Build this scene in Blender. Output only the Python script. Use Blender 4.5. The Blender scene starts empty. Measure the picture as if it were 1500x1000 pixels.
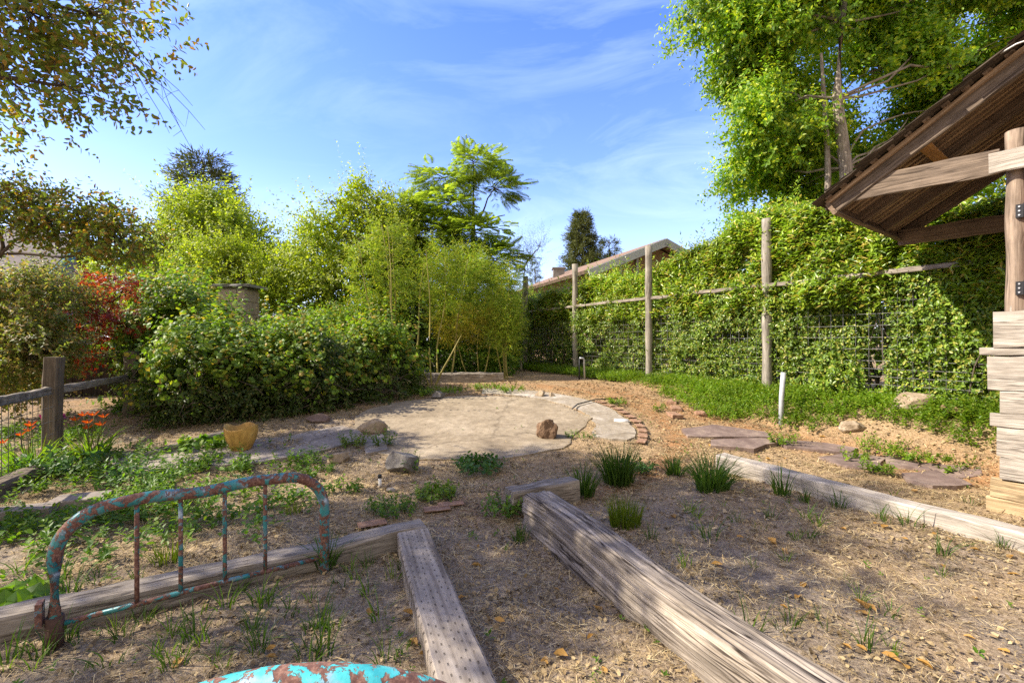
import bpy, math, random
import numpy as np
from mathutils import Vector, noise as mnoise

SC = bpy.context.scene
COL = SC.collection
rng = np.random.default_rng(7)
random.seed(7)
CAMZ, FPX = 1.3, 667.0
R = math.radians

# ------------------------------------------------------------------ noise
def _hash(ix, iy, iz, seed):
    n = (ix * 374761393 + iy * 668265263 + iz * 2147483647 + seed * 974634777) & 0xFFFFFFFF
    n = ((n ^ (n >> 13)) * 1274126177) & 0xFFFFFFFF
    n = n ^ (n >> 16)
    return (n & 0xFFFF) / 65535.0

def vnoise(x, y, z=0.0, seed=0):
    x, y, z = np.broadcast_arrays(np.asarray(x, float), np.asarray(y, float), np.asarray(z, float))
    ix, iy, iz = np.floor(x).astype(np.int64), np.floor(y).astype(np.int64), np.floor(z).astype(np.int64)
    fx, fy, fz = x - ix, y - iy, z - iz
    fx, fy, fz = [f * f * (3 - 2 * f) for f in (fx, fy, fz)]
    out = 0
    for dx in (0, 1):
        for dy in (0, 1):
            for dz in (0, 1):
                w = (fx if dx else 1 - fx) * (fy if dy else 1 - fy) * (fz if dz else 1 - fz)
                out = out + w * _hash(ix + dx, iy + dy, iz + dz, seed)
    return out

def fbm(x, y, z=0.0, seed=0, oct=3):
    a, f, s, t = 1.0, 1.0, 0, 0
    for k in range(oct):
        s = s + a * vnoise(np.asarray(x) * f, np.asarray(y) * f, np.asarray(z) * f, seed + k)
        t += a; a *= .5; f *= 2.1
    return s / t

def sstep(a, b, x):
    t = np.clip((x - a) / (b - a), 0, 1)
    return t * t * (3 - 2 * t)

# ------------------------------------------------------------------ terrain
FP = np.array([4.09, 7.12]); FU = np.array([-.486, .874]); FN = np.array([-.874, -.486])
PC = np.array([-.6, 6.35])            # centre of the round patio

def beam_side(x, y):                   # >0 inside the raised bed right of the log
    # log line (.3,3.1)->(1.15,1.45)
    n = np.array([.889, .458])
    return (x - .3) * n[0] + (y - 3.1) * n[1]

def ground(x, y, rough=True):
    x = np.asarray(x, float); y = np.asarray(y, float)
    z = .5 * sstep(3.5, 10.5, y)
    d = (x - FP[0]) * FN[0] + (y - FP[1]) * FN[1]      # distance from the fence toward the yard
    along = (x - FP[0]) * FU[0] + (y - FP[1]) * FU[1]
    bank = .52 * (1 - sstep(.25, 1.55, d)) * sstep(-6, -3.5, along) + .0
    bank = np.where(d < 0, .52, bank)
    z = np.maximum(z, np.where(x > -1.5, bank, 0))
    bed = sstep(0, .12, beam_side(x, y)) * sstep(4.6, 3.7, y + .35 * (x - 2.2) * -1 + 0) * (y < 5)
    z = z + .07 * bed * (x < 4)
    if rough:
        far = sstep(14, 6, np.hypot(x, y))
        pd = np.hypot(x - PC[0], y - PC[1])
        amt = far * (1 - .97 * sstep(1.9, 1.5, pd))
        z = z + amt * ((fbm(x * 1.1, y * 1.1, 0, 3, 3) - .5) * .10 + (fbm(x * 7, y * 7, 0, 9, 2) - .5) * .028)
    return z

def g1(x, y): return float(ground(x, y))

def gp(px, py, dz=0.0):
    """ground point seen along the photo direction (px, py)"""
    Y = 5.0
    for _ in range(60):
        x = (px - 750) / FPX * Y
        Y = .5 * Y + .5 * (CAMZ - g1(x, Y) - dz) * FPX / max(py - 500, 5)
        Y = min(Y, 40)
    x = (px - 750) / FPX * Y
    return Vector((x, Y, g1(x, Y) + dz))

def at(px, py, Y):
    return Vector(((px - 750) / FPX * Y, Y, CAMZ + (500 - py) / FPX * Y))

# ------------------------------------------------------------------ node helpers
def newmat(name):
    m = bpy.data.materials.new(name); m.use_nodes = True
    nt = m.node_tree; nt.nodes.clear()
    out = nt.nodes.new('ShaderNodeOutputMaterial')
    b = nt.nodes.new('ShaderNodeBsdfPrincipled')
    nt.links.new(b.outputs[0], out.inputs[0])
    return m, nt, b, out

def nd(nt, t, **kw):
    n = nt.nodes.new(t)
    for k, v in kw.items():
        if k.startswith('i_'):
            key = k[2:]
            key = int(key) if key.isdigit() else key.replace('_', ' ')
            n.inputs[key].default_value = v
        else: setattr(n, k, v)
    return n

def ramp(nt, fac, stops, interp='LINEAR'):
    r = nt.nodes.new('ShaderNodeValToRGB'); r.color_ramp.interpolation = interp
    el = r.color_ramp.elements
    while len(el) < len(stops): el.new(.5)
    for e, (p, c) in zip(el, stops):
        e.position = p
        e.color = (c, c, c, 1) if isinstance(c, (int, float)) else (*c, 1)
    nt.links.new(fac, r.inputs[0]); return r.outputs[0]

def mixc(nt, fac, a, b, mode='MIX'):
    m = nt.nodes.new('ShaderNodeMix'); m.data_type = 'RGBA'; m.blend_type = mode
    for s, v in ((0, fac), (6, a), (7, b)):
        if hasattr(v, 'links') or hasattr(v, 'is_linked'): nt.links.new(v, m.inputs[s])
        else: m.inputs[s].default_value = v if s == 0 else (*v, 1)
    return m.outputs[2]

def math_(nt, op, a, b=None, c=None):
    m = nt.nodes.new('ShaderNodeMath'); m.operation = op
    for i, v in enumerate((a, b, c)):
        if v is None: continue
        if hasattr(v, 'is_linked'): nt.links.new(v, m.inputs[i])
        else: m.inputs[i].default_value = v
    return m.outputs[0]

def noise_(nt, vec, scale, detail=4, rough=.55, dist=0):
    n = nd(nt, 'ShaderNodeTexNoise'); n.inputs['Scale'].default_value = scale
    n.inputs['Detail'].default_value = detail; n.inputs['Roughness'].default_value = rough
    n.inputs['Distortion'].default_value = dist
    if vec is not None: nt.links.new(vec, n.inputs['Vector'])
    return n.outputs['Fac']

def mapping(nt, vec, scale=(1, 1, 1), loc=(0, 0, 0), rot=(0, 0, 0)):
    m = nd(nt, 'ShaderNodeMapping'); m.inputs['Scale'].default_value = scale
    m.inputs['Location'].default_value = loc; m.inputs['Rotation'].default_value = rot
    nt.links.new(vec, m.inputs[0]); return m.outputs[0]

def bump(nt, b, h, strength=.4, dist=.01):
    n = nd(nt, 'ShaderNodeBump'); n.inputs['Strength'].default_value = strength
    n.inputs['Distance'].default_value = dist
    nt.links.new(h, n.inputs['Height']); nt.links.new(n.outputs[0], b.inputs['Normal'])

def leafmat(name, cols, trans=.35, rough=.5, spec=.4, transboost=1.7, gain=1.0):
    m, nt, b, out = newmat(name)
    geo = nd(nt, 'ShaderNodeNewGeometry')
    n = len(cols); cols = [tuple(gain * x * w for x, w in zip(c_, (1.03, 1.02, .82))) for c_ in cols]
    c = ramp(nt, geo.outputs['Random Per Island'], [(i / n, cc) for i, cc in enumerate(cols)], 'CONSTANT')
    pos = noise_(nt, geo.outputs['Position'], .9, 3)
    v = ramp(nt, pos, [(.3, .72), (.7, 1.25)])
    c = mixc(nt, 1.0, c, v, 'MULTIPLY')
    nt.links.new(c, b.inputs['Base Color'])
    b.inputs['Roughness'].default_value = rough
    b.inputs['Specular IOR Level'].default_value = spec
    tr = nd(nt, 'ShaderNodeBsdfTranslucent')
    tc = mixc(nt, 1.0, c, (transboost, transboost * 1.05, transboost * .45), 'MULTIPLY')
    nt.links.new(tc, tr.inputs[0])
    mx = nd(nt, 'ShaderNodeMixShader'); mx.inputs[0].default_value = trans
    nt.links.new(b.outputs[0], mx.inputs[1]); nt.links.new(tr.outputs[0], mx.inputs[2])
    nt.links.new(mx.outputs[0], out.inputs[0])
    return m

def woodmat(name, dark, light, along=1.6, across=38, rough=.85, crack=.55, warm=None, bumpd=.006):
    m, nt, b, out = newmat(name)
    a = nd(nt, 'ShaderNodeAttribute'); a.attribute_name = 'grain'
    v = mapping(nt, a.outputs['Vector'], (along, across, across))
    n1 = noise_(nt, v, 1, 5, .6, .4)
    v2 = mapping(nt, a.outputs['Vector'], (along * .6, across * 2.4, across * 2.4), (3, 1, 7))
    n2 = noise_(nt, v2, 1, 4, .6)
    big = noise_(nt, a.outputs['Vector'], 2.2, 4, .6)
    h = math_(nt, 'ADD', math_(nt, 'MULTIPLY', n1, .65), math_(nt, 'MULTIPLY', n2, .35))
    c = ramp(nt, h, [(.28, dark), (.5, tuple(.55 * x + .45 * y for x, y in zip(dark, light))), (.66, light)])
    cr = ramp(nt, h, [(.31, .25), (.40, 1.0)])
    c = mixc(nt, crack, c, cr, 'MULTIPLY')
    if warm is not None:
        c = mixc(nt, ramp(nt, big, [(.42, 0), (.66, .8)]), c, warm)
    st = ramp(nt, noise_(nt, a.outputs['Vector'], 6, 5, .65), [(.3, .62), (.6, 1.08)])
    c = mixc(nt, .6, c, st, 'MULTIPLY')
    v3 = mapping(nt, a.outputs['Vector'], (along * .55, across * 1.0, across * 1.0), (1, 5, 2))
    n3 = noise_(nt, v3, 1, 2, .5, .3)
    ck = ramp(nt, math_(nt, 'ABSOLUTE', math_(nt, 'SUBTRACT', n3, .5)), [(.0, .0), (.018, .25), (.04, 1.0)])
    gate = ramp(nt, noise_(nt, mapping(nt, a.outputs['Vector'], (1.5, 9, 9)), 1, 3), [(.42, 0), (.56, 1)])
    c = mixc(nt, math_(nt, 'MULTIPLY', gate, crack), c, mixc(nt, 1.0, c, mixc(nt, ck, (.12, .1, .09), (1, 1, 1)), 'MULTIPLY'))
    h = math_(nt, 'ADD', h, math_(nt, 'MULTIPLY', ck, .25))
    nt.links.new(c, b.inputs['Base Color'])
    b.inputs['Roughness'].default_value = rough; b.inputs['Specular IOR Level'].default_value = .2
    bump(nt, b, h, .8, bumpd)
    return m

def stonemat(name, c1, c2, c3, scale=6, bs=.6, rough=.9):
    m, nt, b, out = newmat(name)
    tc = nd(nt, 'ShaderNodeTexCoord').outputs['Object']
    n1 = noise_(nt, tc, scale, 6, .65, .3); n2 = noise_(nt, tc, scale * 5, 5, .7)
    c = ramp(nt, n1, [(.33, c1), (.52, c2), (.68, c3)])
    c = mixc(nt, .7, c, ramp(nt, n2, [(.3, .55), (.65, 1.15)]), 'MULTIPLY')
    if 'concrete' in name:
        vo = nd(nt, 'ShaderNodeTexVoronoi'); vo.feature = 'DISTANCE_TO_EDGE'; vo.inputs['Scale'].default_value = .45
        wv = nd(nt, 'ShaderNodeTexNoise'); wv.inputs['Scale'].default_value = 3.0; wv.inputs['Detail'].default_value = 5; nt.links.new(tc, wv.inputs['Vector'])
        nt.links.new(mixc(nt, .34, tc, wv.outputs['Color']), vo.inputs['Vector'])
        c = mixc(nt, ramp(nt, vo.outputs['Distance'], [(.0, .42), (.004, .3), (.008, 0)]), c, (.06, .045, .03))
        c = mixc(nt, ramp(nt, noise_(nt, tc, 14, 6, .75), [(.48, 0), (.72, .7)]), c, (.16, .115, .07))
        c = mixc(nt, ramp(nt, noise_(nt, tc, 60, 3, .6), [(.60, 0), (.68, .75)]), c, (.10, .07, .045))
    nt.links.new(c, b.inputs['Base Color']); b.inputs['Roughness'].default_value = rough
    b.inputs['Specular IOR Level'].default_value = .2
    h = math_(nt, 'ADD', n1, math_(nt, 'MULTIPLY', n2, .5))
    bump(nt, b, h, bs, .02)
    return m

def plainmat(name, c, rough=.5, metal=0, var=.25, scale=14):
    m, nt, b, out = newmat(name)
    tc = nd(nt, 'ShaderNodeTexCoord').outputs['Object']
    n = noise_(nt, tc, scale, 5, .65)
    col = mixc(nt, 1.0, c, ramp(nt, n, [(.3, 1 - var), (.7, 1 + var * .5)]), 'MULTIPLY')
    nt.links.new(col, b.inputs['Base Color'])
    b.inputs['Roughness'].default_value = rough; b.inputs['Metallic'].default_value = metal
    bump(nt, b, n, .15, .004)
    return m

# ------------------------------------------------------------------ mesh helpers
def make_mesh(name, V, loops, sizes, smooth=False, grain=None):
    me = bpy.data.meshes.new(name)
    V = np.ascontiguousarray(V, dtype=np.float32); loops = np.asarray(loops, np.int32); sizes = np.asarray(sizes, np.int32)
    me.vertices.add(len(V)); me.vertices.foreach_set('co', V.ravel())
    me.loops.add(len(loops)); me.loops.foreach_set('vertex_index', loops)
    me.polygons.add(len(sizes))
    st = np.zeros(len(sizes), np.int32); st[1:] = np.cumsum(sizes)[:-1]
    me.polygons.foreach_set('loop_start', st)
    if smooth is True or (isinstance(smooth, np.ndarray)):
        me.polygons.foreach_set('use_smooth', np.ones(len(sizes), bool) if smooth is True else smooth)
    else:
        me.polygons.foreach_set('use_smooth', np.zeros(len(sizes), bool))
    if grain is not None:
        at_ = me.attributes.new('grain', 'FLOAT_VECTOR', 'POINT')
        at_.data.foreach_set('vector', np.ascontiguousarray(grain, np.float32).ravel())
    me.update(calc_edges=True)
    me.validate()
    return me

def link(name, me, mat, parent=None):
    o = bpy.data.objects.new(name, me); COL.objects.link(o)
    if mat is not None: me.materials.append(mat)
    if parent is not None: o.parent = parent
    return o

def tag(o, label=None, cat=None, group=None, kind=None):
    for k, v in (('label', label), ('category', cat), ('group', group), ('kind', kind)):
        if v: o[k] = v
    return o

ROOTLOC = {}
def thing(name, label, cat, loc, group=None):
    o = bpy.data.objects.new(name, None); COL.objects.link(o)
    o.location = loc; o.empty_display_size = .2
    ROOTLOC[o.name] = np.array(loc, float)
    return tag(o, label, cat, group)

def rootoff(parent):
    off = np.zeros(3)
    p = parent
    while p is not None:
        if p.name in ROOTLOC: off = off + ROOTLOC[p.name]
        p = p.parent
    return off

class MB:
    """collects solid shapes given in world coordinates; build() links ONE mesh object"""
    def __init__(s): s.v = []; s.l = []; s.n = []; s.sm = []; s.g = []; s.c = 0
    def add(s, V, faces, grain=None, smooth=False):
        V = np.asarray(V, float)
        s.v.append(V); s.g.append(V if grain is None else np.asarray(grain, float))
        for f in faces:
            s.l.extend([i + s.c for i in f]); s.n.append(len(f)); s.sm.append(smooth)
        s.c += len(V)
    def ext(s, path, prof, up=(0, 0, 1), scales=None, disp=None, smooth=False, caps=True, closed=True):
        P = [Vector(p) for p in path]; n = len(P); k = len(prof)
        scales = scales or [1] * n
        V = []; G = []; L = 0; off = random.random() * 20
        for i in range(n):
            t = (P[min(i + 1, n - 1)] - P[max(i - 1, 0)]).normalized()
            u = Vector(up)
            sd = t.cross(u)
            if sd.length < 1e-4: sd = t.cross(Vector((1, 0, 0)))
            sd.normalize(); u = sd.cross(t).normalized()
            if i: L += (P[i] - P[i - 1]).length
            sc = scales[i]
            if not isinstance(sc, tuple): sc = (sc, sc)
            for j, (a, b) in enumerate(prof):
                m = 1.0 if disp is None else disp(L, j, a, b)
                p = P[i] + sd * (a * sc[0] * m) + u * (b * sc[1] * m)
                V.append(p[:]); G.append((L + off, a * sc[0] + off, b * sc[1]))
        F = []
        for i in range(n - 1):
            for j in range(k if closed else k - 1):
                j2 = (j + 1) % k
                F.append((i * k + j, (i + 1) * k + j, (i + 1) * k + j2, i * k + j2))
        s.add(V, F, G, smooth)
        if caps and closed:
            base = s.c - len(V)
            for idx, rev in ((range(k), False), (range((n - 1) * k, n * k), True)):
                ids = list(idx)
                if rev: ids = ids[::-1]
                s.l.extend([i + base for i in ids]); s.n.append(k); s.sm.append(False)
        return s
    def tube(s, path, r, sides=8, smooth=True, caps=True):
        prof = [(math.cos(2 * math.pi * j / sides), math.sin(2 * math.pi * j / sides)) for j in range(sides)]
        rr = r if isinstance(r, (list, tuple)) else [r] * len(path)
        return s.ext(path, prof, scales=list(rr), smooth=smooth, caps=caps)
    def plank(s, p0, p1, w, h, up=(0, 0, 1), bev=.006, wob=.003, seg=None, seed=None):
        """weathered board: rounded rectangle along p0->p1, centre line given"""
        p0, p1 = Vector(p0), Vector(p1)
        L = (p1 - p0).length
        seg = seg or max(2, min(40, int(L / .12)))
        bev = min(bev, w * .3, h * .3)
        a, b = w / 2, h / 2
        prof = [(-a + bev, -b), (0, -b), (a - bev, -b), (a, -b + bev), (a, 0), (a, b - bev), (a - bev, b), (0, b), (-a + bev, b), (-a, b - bev), (-a, 0), (-a, -b + bev)]
        sd = random.random() * 100 if seed is None else seed
        path = []
        for i in range(seg + 1):
            t = i / seg
            p = p0.lerp(p1, t)
            p += Vector((mnoise.noise((t * L * 1.3, sd, 1)), mnoise.noise((t * L * 1.3, sd, 5)), mnoise.noise((t * L * 1.3, sd, 9)))) * wob
            path.append(p)
        def dsp(L_, j, a_, b_): return 1 + wob * 1.5 / min(w, h) * mnoise.noise((L_ * 5, j * 1.7 + sd, 3))
        return s.ext(path, prof, up, None, dsp)
    def box(s, c, size, ax=None, grain_axis=0):
        c = np.array(c, float)
        X, Y, Z = ax if ax is not None else (np.array((1., 0, 0)), np.array((0, 1., 0)), np.array((0, 0, 1.)))
        X, Y, Z = [np.array(q, float) for q in (X, Y, Z)]
        V = []; 
        for k in (-.5, .5):
            for i, j in ((-.5, -.5), (.5, -.5), (.5, .5), (-.5, .5)):
                V.append(c + X * size[0] * i + Y * size[1] * j + Z * size[2] * k)
        F = [(3, 2, 1, 0), (4, 5, 6, 7), (0, 1, 5, 4), (1, 2, 6, 5), (2, 3, 7, 6), (3, 0, 4, 7)]
        V = np.array(V)
        G = np.array([((v - c) @ X, (v - c) @ Y, (v - c) @ Z) for v in V]) + random.random() * 9
        if grain_axis == 1: G = G[:, [1, 0, 2]]
        if grain_axis == 2: G = G[:, [2, 0, 1]]
        s.add(V, F, G); return s
    def build(s, name, mat, parent=None):
        off = rootoff(parent)
        me = make_mesh(name, np.concatenate(s.v) - off, s.l, s.n, np.array(s.sm, bool), np.concatenate(s.g))
        return link(name, me, mat, parent)

def rock(center, size, seed, rot=0, rough=.35, sub=4, flat=None):
    """lumpy stone mesh data (world verts, faces)"""
    import bmesh
    bm = bmesh.new(); bmesh.ops.create_icosphere(bm, subdivisions=sub, radius=1)
    V = []
    for v in bm.verts:
        p = v.co.copy()
        # facet: clip by random planes
        random.seed(seed)
        for k in range(11):
            n = Vector((random.gauss(0, 1), random.gauss(0, 1), random.gauss(0, 1))).normalized()
            d = .52 + .32 * random.random()
            e = p.dot(n) - d
            if e > 0: p -= n * e * .98
        q = p * 1.7
        p *= 1 + rough * .35 * mnoise.noise((q.x + seed, q.y, q.z)) + rough * .12 * mnoise.noise((q.x * 4 + seed, q.y * 4, q.z * 4))
        V.append(p)
    F = [[w.index for w in f.verts] for f in bm.faces]; bm.free()
    cr, sr = math.cos(rot), math.sin(rot)
    out = [(center[0] + (p.x * cr * size[0] - p.y * sr * size[1]), center[1] + (p.x * sr * size[0] + p.y * cr * size[1]), center[2] + p.z * size[2]) for p in V]
    return out, F

# ------------------------------------------------------------------ leaves
def T(verts, faces): return (np.array(verts, float), faces)
OVAL = T([(0, 0, 0), (.28, .24, .05), (.68, .22, .03), (1, 0, -.06), (.68, -.22, .03), (.28, -.24, .05)], [(0, 3, 2, 1), (0, 5, 4, 3)])
LANCE = T([(0, 0, 0), (.3, .15, .04), (.65, .13, .02), (1, 0, -.12), (.65, -.13, .02), (.3, -.15, .04)], [(0, 3, 2, 1), (0, 5, 4, 3)])
BAMBOO = T([(0, 0, 0), (.35, .07, .0), (1, 0, -.2), (.35, -.07, .0)], [(0, 1, 2, 3)])
NEEDLE = T([(0, 0, 0), (.5, .07, 0), (1, 0, 0), (.5, -.07, 0)], [(0, 1, 2, 3)])
def _fan(radii, z=.07):
    n = len(radii); v = [(.42, 0, z)]
    for i, r in enumerate(radii):
        a = math.pi + 2 * math.pi * i / n
        v.append((.42 + .58 * r * math.cos(a), .58 * r * math.sin(a), -.05 * r))
    return T(v, [(0, 1 + i, 1 + (i + 1) % n) for i in range(n)])
GRAPE = _fan([.55, .95, .8, 1.0, .78, 1.05, .78, 1.0, .8, .95])
MAPLE = _fan([.5, .35, .8, .3, 1.0, .32, 1.1, .32, 1.0, .3, .8, .35])
def _mim():
    V, F = [], []
    for i in range(11):
        x = .12 + .085 * i; ln = .34 * math.sin(math.pi * (.18 + .74 * i / 10)) + .06
        for sgn in (1, -1):
            b = len(V)
            for q in ((x, 0, -.12 * x * x), (x + .10, sgn * ln * .5, -.12 * x * x - .01), (x + .10, sgn * ln, -.16 * x * x - .09), (x + .035, sgn * ln * .55, -.12 * x * x - .03)):
                V.append(q)
            F.append((b, b + 1, b + 2, b + 3))
    return T(V, F)
MIMOSA = _mim()

def norm(a): return a / np.maximum(np.linalg.norm(a, axis=1, keepdims=True), 1e-9)

def leaf_arrays(P, D, N, S, tmpl, cup=None):
    tv, tf = tmpl
    X = norm(D); Z = N - (N * X).sum(1, keepdims=True) * X; Z = norm(Z); Y = np.cross(Z, X)
    S = np.asarray(S, float).reshape(-1, 1, 1)
    V = P[:, None, :] + S * (X[:, None, :] * tv[None, :, 0:1] + Y[:, None, :] * tv[None, :, 1:2] + Z[:, None, :] * tv[None, :, 2:3])
    n, k = len(P), len(tv)
    tl = np.concatenate([np.array(f) for f in tf]); ts = np.array([len(f) for f in tf])
    loops = (np.arange(n)[:, None] * k + tl[None, :]).ravel()
    return V.reshape(-1, 3), loops, np.tile(ts, n)

class LB:
    def __init__(s): s.v = []; s.l = []; s.n = []; s.c = 0
    def add(s, V, l, n): s.v.append(V); s.l.append(np.asarray(l) + s.c); s.n.append(n); s.c += len(V); return s
    def leaves(s, *a): return s.add(*leaf_arrays(*a))
    def build(s, name, mat, parent=None, off=None):
        off = rootoff(parent) if off is None else off
        me = make_mesh(name, np.concatenate(s.v) - off, np.concatenate(s.l), np.concatenate(s.n))
        return link(name, me, mat, parent)

def rdir(n): return norm(rng.normal(size=(n, 3)))

def shoots(P, A, L, k, S, tilt=.9, tmpl=OVAL, droop=0, t0=.1, jit=.25, upn=.5):
    """k leaves spiralling up each shoot (base P, axis A, length L, leaf size S)"""
    n = len(P); A = norm(A)
    L = np.broadcast_to(np.asarray(L, float), (n,)); S = np.broadcast_to(np.asarray(S, float), (n,))
    ref = np.where(np.abs(A[:, 2:3]) > .9, np.array([[1., 0, 0]]), np.array([[0, 0, 1.]]))
    B = norm(np.cross(A, ref)); C = np.cross(A, B)
    t = t0 + (1 - t0) * (np.arange(k) + .5) / k
    ph = rng.random((n, 1)) * 6.28 + 2.4 * np.arange(k)[None] + rng.normal(size=(n, k)) * .3
    rad = np.cos(ph)[..., None] * B[:, None] + np.sin(ph)[..., None] * C[:, None]
    pos = P[:, None] + A[:, None] * (L[:, None] * t[None])[..., None]
    D = rad * math.sin(tilt) + A[:, None] * math.cos(tilt) + rng.normal(size=(n, k, 3)) * jit
    D[..., 2] -= droop
    N = A[:, None] * math.sin(tilt) - rad * math.cos(tilt) + rng.normal(size=(n, k, 3)) * jit
    N[..., 2] += upn
    sz = S[:, None] * (.65 + .5 * rng.random((n, k))) * (1.05 - .35 * t[None])
    f = lambda q: q.reshape(-1, 3)
    return leaf_arrays(f(pos), f(D), f(N), sz.ravel(), tmpl)

def blob_points(blobs, n, inner=.5, seed=1, nfreq=1.2, thr=.42):
    """points through the outer part of ellipsoids, thinned by noise so the crown gets gaps"""
    vol = np.array([b[3] * b[4] + b[4] * b[5] + b[3] * b[5] for b in blobs]); vol = vol / vol.sum()
    out, od, oi = [], [], []
    for i, b in enumerate(blobs):
        m = int(n * vol[i] * 2.2) + 4
        d = rdir(m); r = inner + (1 - inner) * rng.random(m) ** .6
        p = np.array(b[:3]) + d * r[:, None] * np.array(b[3:6])
        lump = vnoise(p[:, 0] * nfreq, p[:, 1] * nfreq, p[:, 2] * nfreq, seed)
        keep = (lump > thr)
        # lumpy outline
        p2 = np.array(b[:3]) + d * (r * (.6 + .8 * vnoise(d[:, 0] * 2.8 + i, d[:, 1] * 2.8, d[:, 2] * 2.8, seed + 5)))[:, None] * np.array(b[3:6])
        p2, d2 = p2[keep], d[keep]
        q = int(n * vol[i]) + 1
        out.append(p2[:q]); od.append(d2[:q]); oi.append(np.full(len(p2[:q]), i))
    return np.concatenate(out), np.concatenate(od), np.concatenate(oi)

def curve(p0, p1, n=6, bow=.15, seed=0, sag=0):
    p0, p1 = Vector(p0), Vector(p1); L = (p1 - p0).length; out = []
    for i in range(n + 1):
        t = i / n
        p = p0.lerp(p1, t)
        w = math.sin(math.pi * t) * bow * L
        p += Vector((mnoise.noise((t * 2 + seed, .3, seed)), mnoise.noise((t * 2 + seed, 5.3, seed)), mnoise.noise((t * 2 + seed, 9.3, seed)) + sag)) * w
        out.append(p)
    return out

def limbs(mb, trunkpts, blobs, P, oi, r0=.06, twig_r=.008, ntwig=200, seed=0, r_end=.012):
    tp = [Vector(t) for t in trunkpts]
    ends = []
    for i, b in enumerate(blobs):
        c = Vector(b[:3])
        cand = [t for t in tp if t.z < c.z + .2] or tp
        s = min(cand, key=lambda t: (t - c).length + .5 * abs((c.z - t.z) - (Vector((c.x, c.y, 0)) - Vector((t.x, t.y, 0))).length * .6))
        path = curve(s, c, 6, .16, seed + i * 3.1)
        mb.tube(path, [r0 + (r_end - r0) * (k / 6) for k in range(7)], 6, caps=False)
        ends.append(path)
    idx = rng.choice(len(P), min(ntwig, len(P)), replace=False)
    for q in idx:
        path = ends[oi[q]]; e = Vector(P[q])
        s = min(path[2:], key=lambda t: (t - e).length)
        c = curve(s, e, 3, .2, float(q % 97))
        mb.tube(c, [twig_r, twig_r * .8, twig_r * .6, twig_r * .35], 4, caps=False)

def tree(name, label, cat, base, trunk, tr, blobs, leafm, barkm, nshoot, k, S, L=.3, tmpl=OVAL, inner=.5, seed=1, nfreq=1.2, thr=.4,
         outw=.6, upw=.3, rnd=.6, tilt=.9, droop=.1, group=None, ntwig=200, r0=.05, twig_r=.008, extra=None, crown='crown', sprays=0, sprayL=1.0):
    root = thing(name, label, cat, base, group)
    P, D, oi = blob_points(blobs, nshoot, inner, seed, nfreq, thr)
    A = D * outw + rdir(len(P)) * rnd; A[:, 2] += upw
    lb = LB().add(*shoots(P, A, L * (.6 + .8 * rng.random(len(P))), k, S, tilt, tmpl, droop))
    if sprays:
        q = rng.choice(len(P), sprays); A2 = D[q] * .9 + rdir(sprays) * .35; A2[:, 2] += .25
        lb.add(*shoots(P[q], A2, sprayL * (.5 + .7 * rng.random(sprays)), 20, S, tilt, tmpl, droop))
    lb.build(crown, leafm, root)
    mb = MB()
    n = len(trunk)
    mb.tube(trunk, [tr * (1 - .75 * i / max(1, n - 1)) for i in range(n)] if not isinstance(tr, list) else tr, 10, caps=False)
    limbs(mb, trunk, blobs, P, oi, r0, twig_r, ntwig, seed)
    mb.build('trunk', barkm, root)
    return root

#@@MATERIALS
# ------------------------------------------------------------------ materials
M = {}
M['straw'] = leafmat('straw_litter', [(.40, .295, .175), (.29, .205, .12), (.48, .37, .23), (.20, .145, .09), (.34, .25, .145), (.58, .48, .34)], .1, .8, .2, 1)
M['chip'] = leafmat('wood_chips', [(.25, .18, .11), (.17, .12, .075), (.33, .245, .155), (.11, .078, .052), (.38, .29, .19)], .0, .85, .2, 1)
M['dead_leaf'] = leafmat('dead_leaf', [(.50, .31, .09), (.40, .22, .06), (.56, .40, .16), (.36, .22, .09)], .2, .6, .3, 1.2)
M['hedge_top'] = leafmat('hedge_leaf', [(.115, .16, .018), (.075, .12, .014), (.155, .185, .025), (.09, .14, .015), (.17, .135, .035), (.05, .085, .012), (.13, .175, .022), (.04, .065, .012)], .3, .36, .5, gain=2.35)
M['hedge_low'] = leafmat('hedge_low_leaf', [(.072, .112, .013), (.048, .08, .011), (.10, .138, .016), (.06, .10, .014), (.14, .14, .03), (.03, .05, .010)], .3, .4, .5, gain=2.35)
M['maple_big'] = leafmat('tall_tree_leaf', [(.07, .125, .012), (.095, .155, .013), (.048, .095, .011), (.14, .18, .013), (.08, .135, .013), (.19, .21, .015)], .48, .45, .45, gain=2.2)
M['light_tree'] = leafmat('light_tree_leaf', [(.135, .16, .015), (.10, .13, .013), (.165, .18, .02), (.12, .145, .014), (.065, .095, .013)], .48, .5, .35, gain=2.2)
M['mimosa'] = leafmat('mimosa_leaf', [(.07, .095, .016), (.09, .12, .02), (.05, .075, .013), (.115, .14, .022)], .48, .5, .35, gain=2.5)
M['bamboo'] = leafmat('bamboo_leaf', [(.115, .155, .018), (.09, .13, .016), (.15, .18, .022), (.07, .11, .015), (.18, .18, .03)], .4, .5, .35, gain=2.1)
M['bamboo_gold'] = leafmat('bamboo_gold_leaf', [(.24, .20, .03), (.18, .17, .024), (.13, .15, .02), (.30, .23, .05)], .45, .5, .35, gain=1.25)
M['willow'] = leafmat('willow_leaf', [(.15, .18, .07), (.12, .15, .06), (.19, .21, .10)], .45, .5, .35, gain=1.5)
M['shrub_dark'] = leafmat('shrub_dark_leaf', [(.045, .075, .014), (.06, .10, .016), (.035, .06, .012), (.085, .12, .02)], .3, .45, .4, gain=2.0)
M['grape'] = leafmat('grape_leaf', [(.08, .13, .014), (.06, .105, .013), (.12, .165, .018), (.09, .14, .015), (.16, .18, .02), (.05, .09, .012), (.10, .15, .016), (.06, .11, .012), (.20, .15, .03)], .42, .5, .4, gain=1.9)
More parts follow.
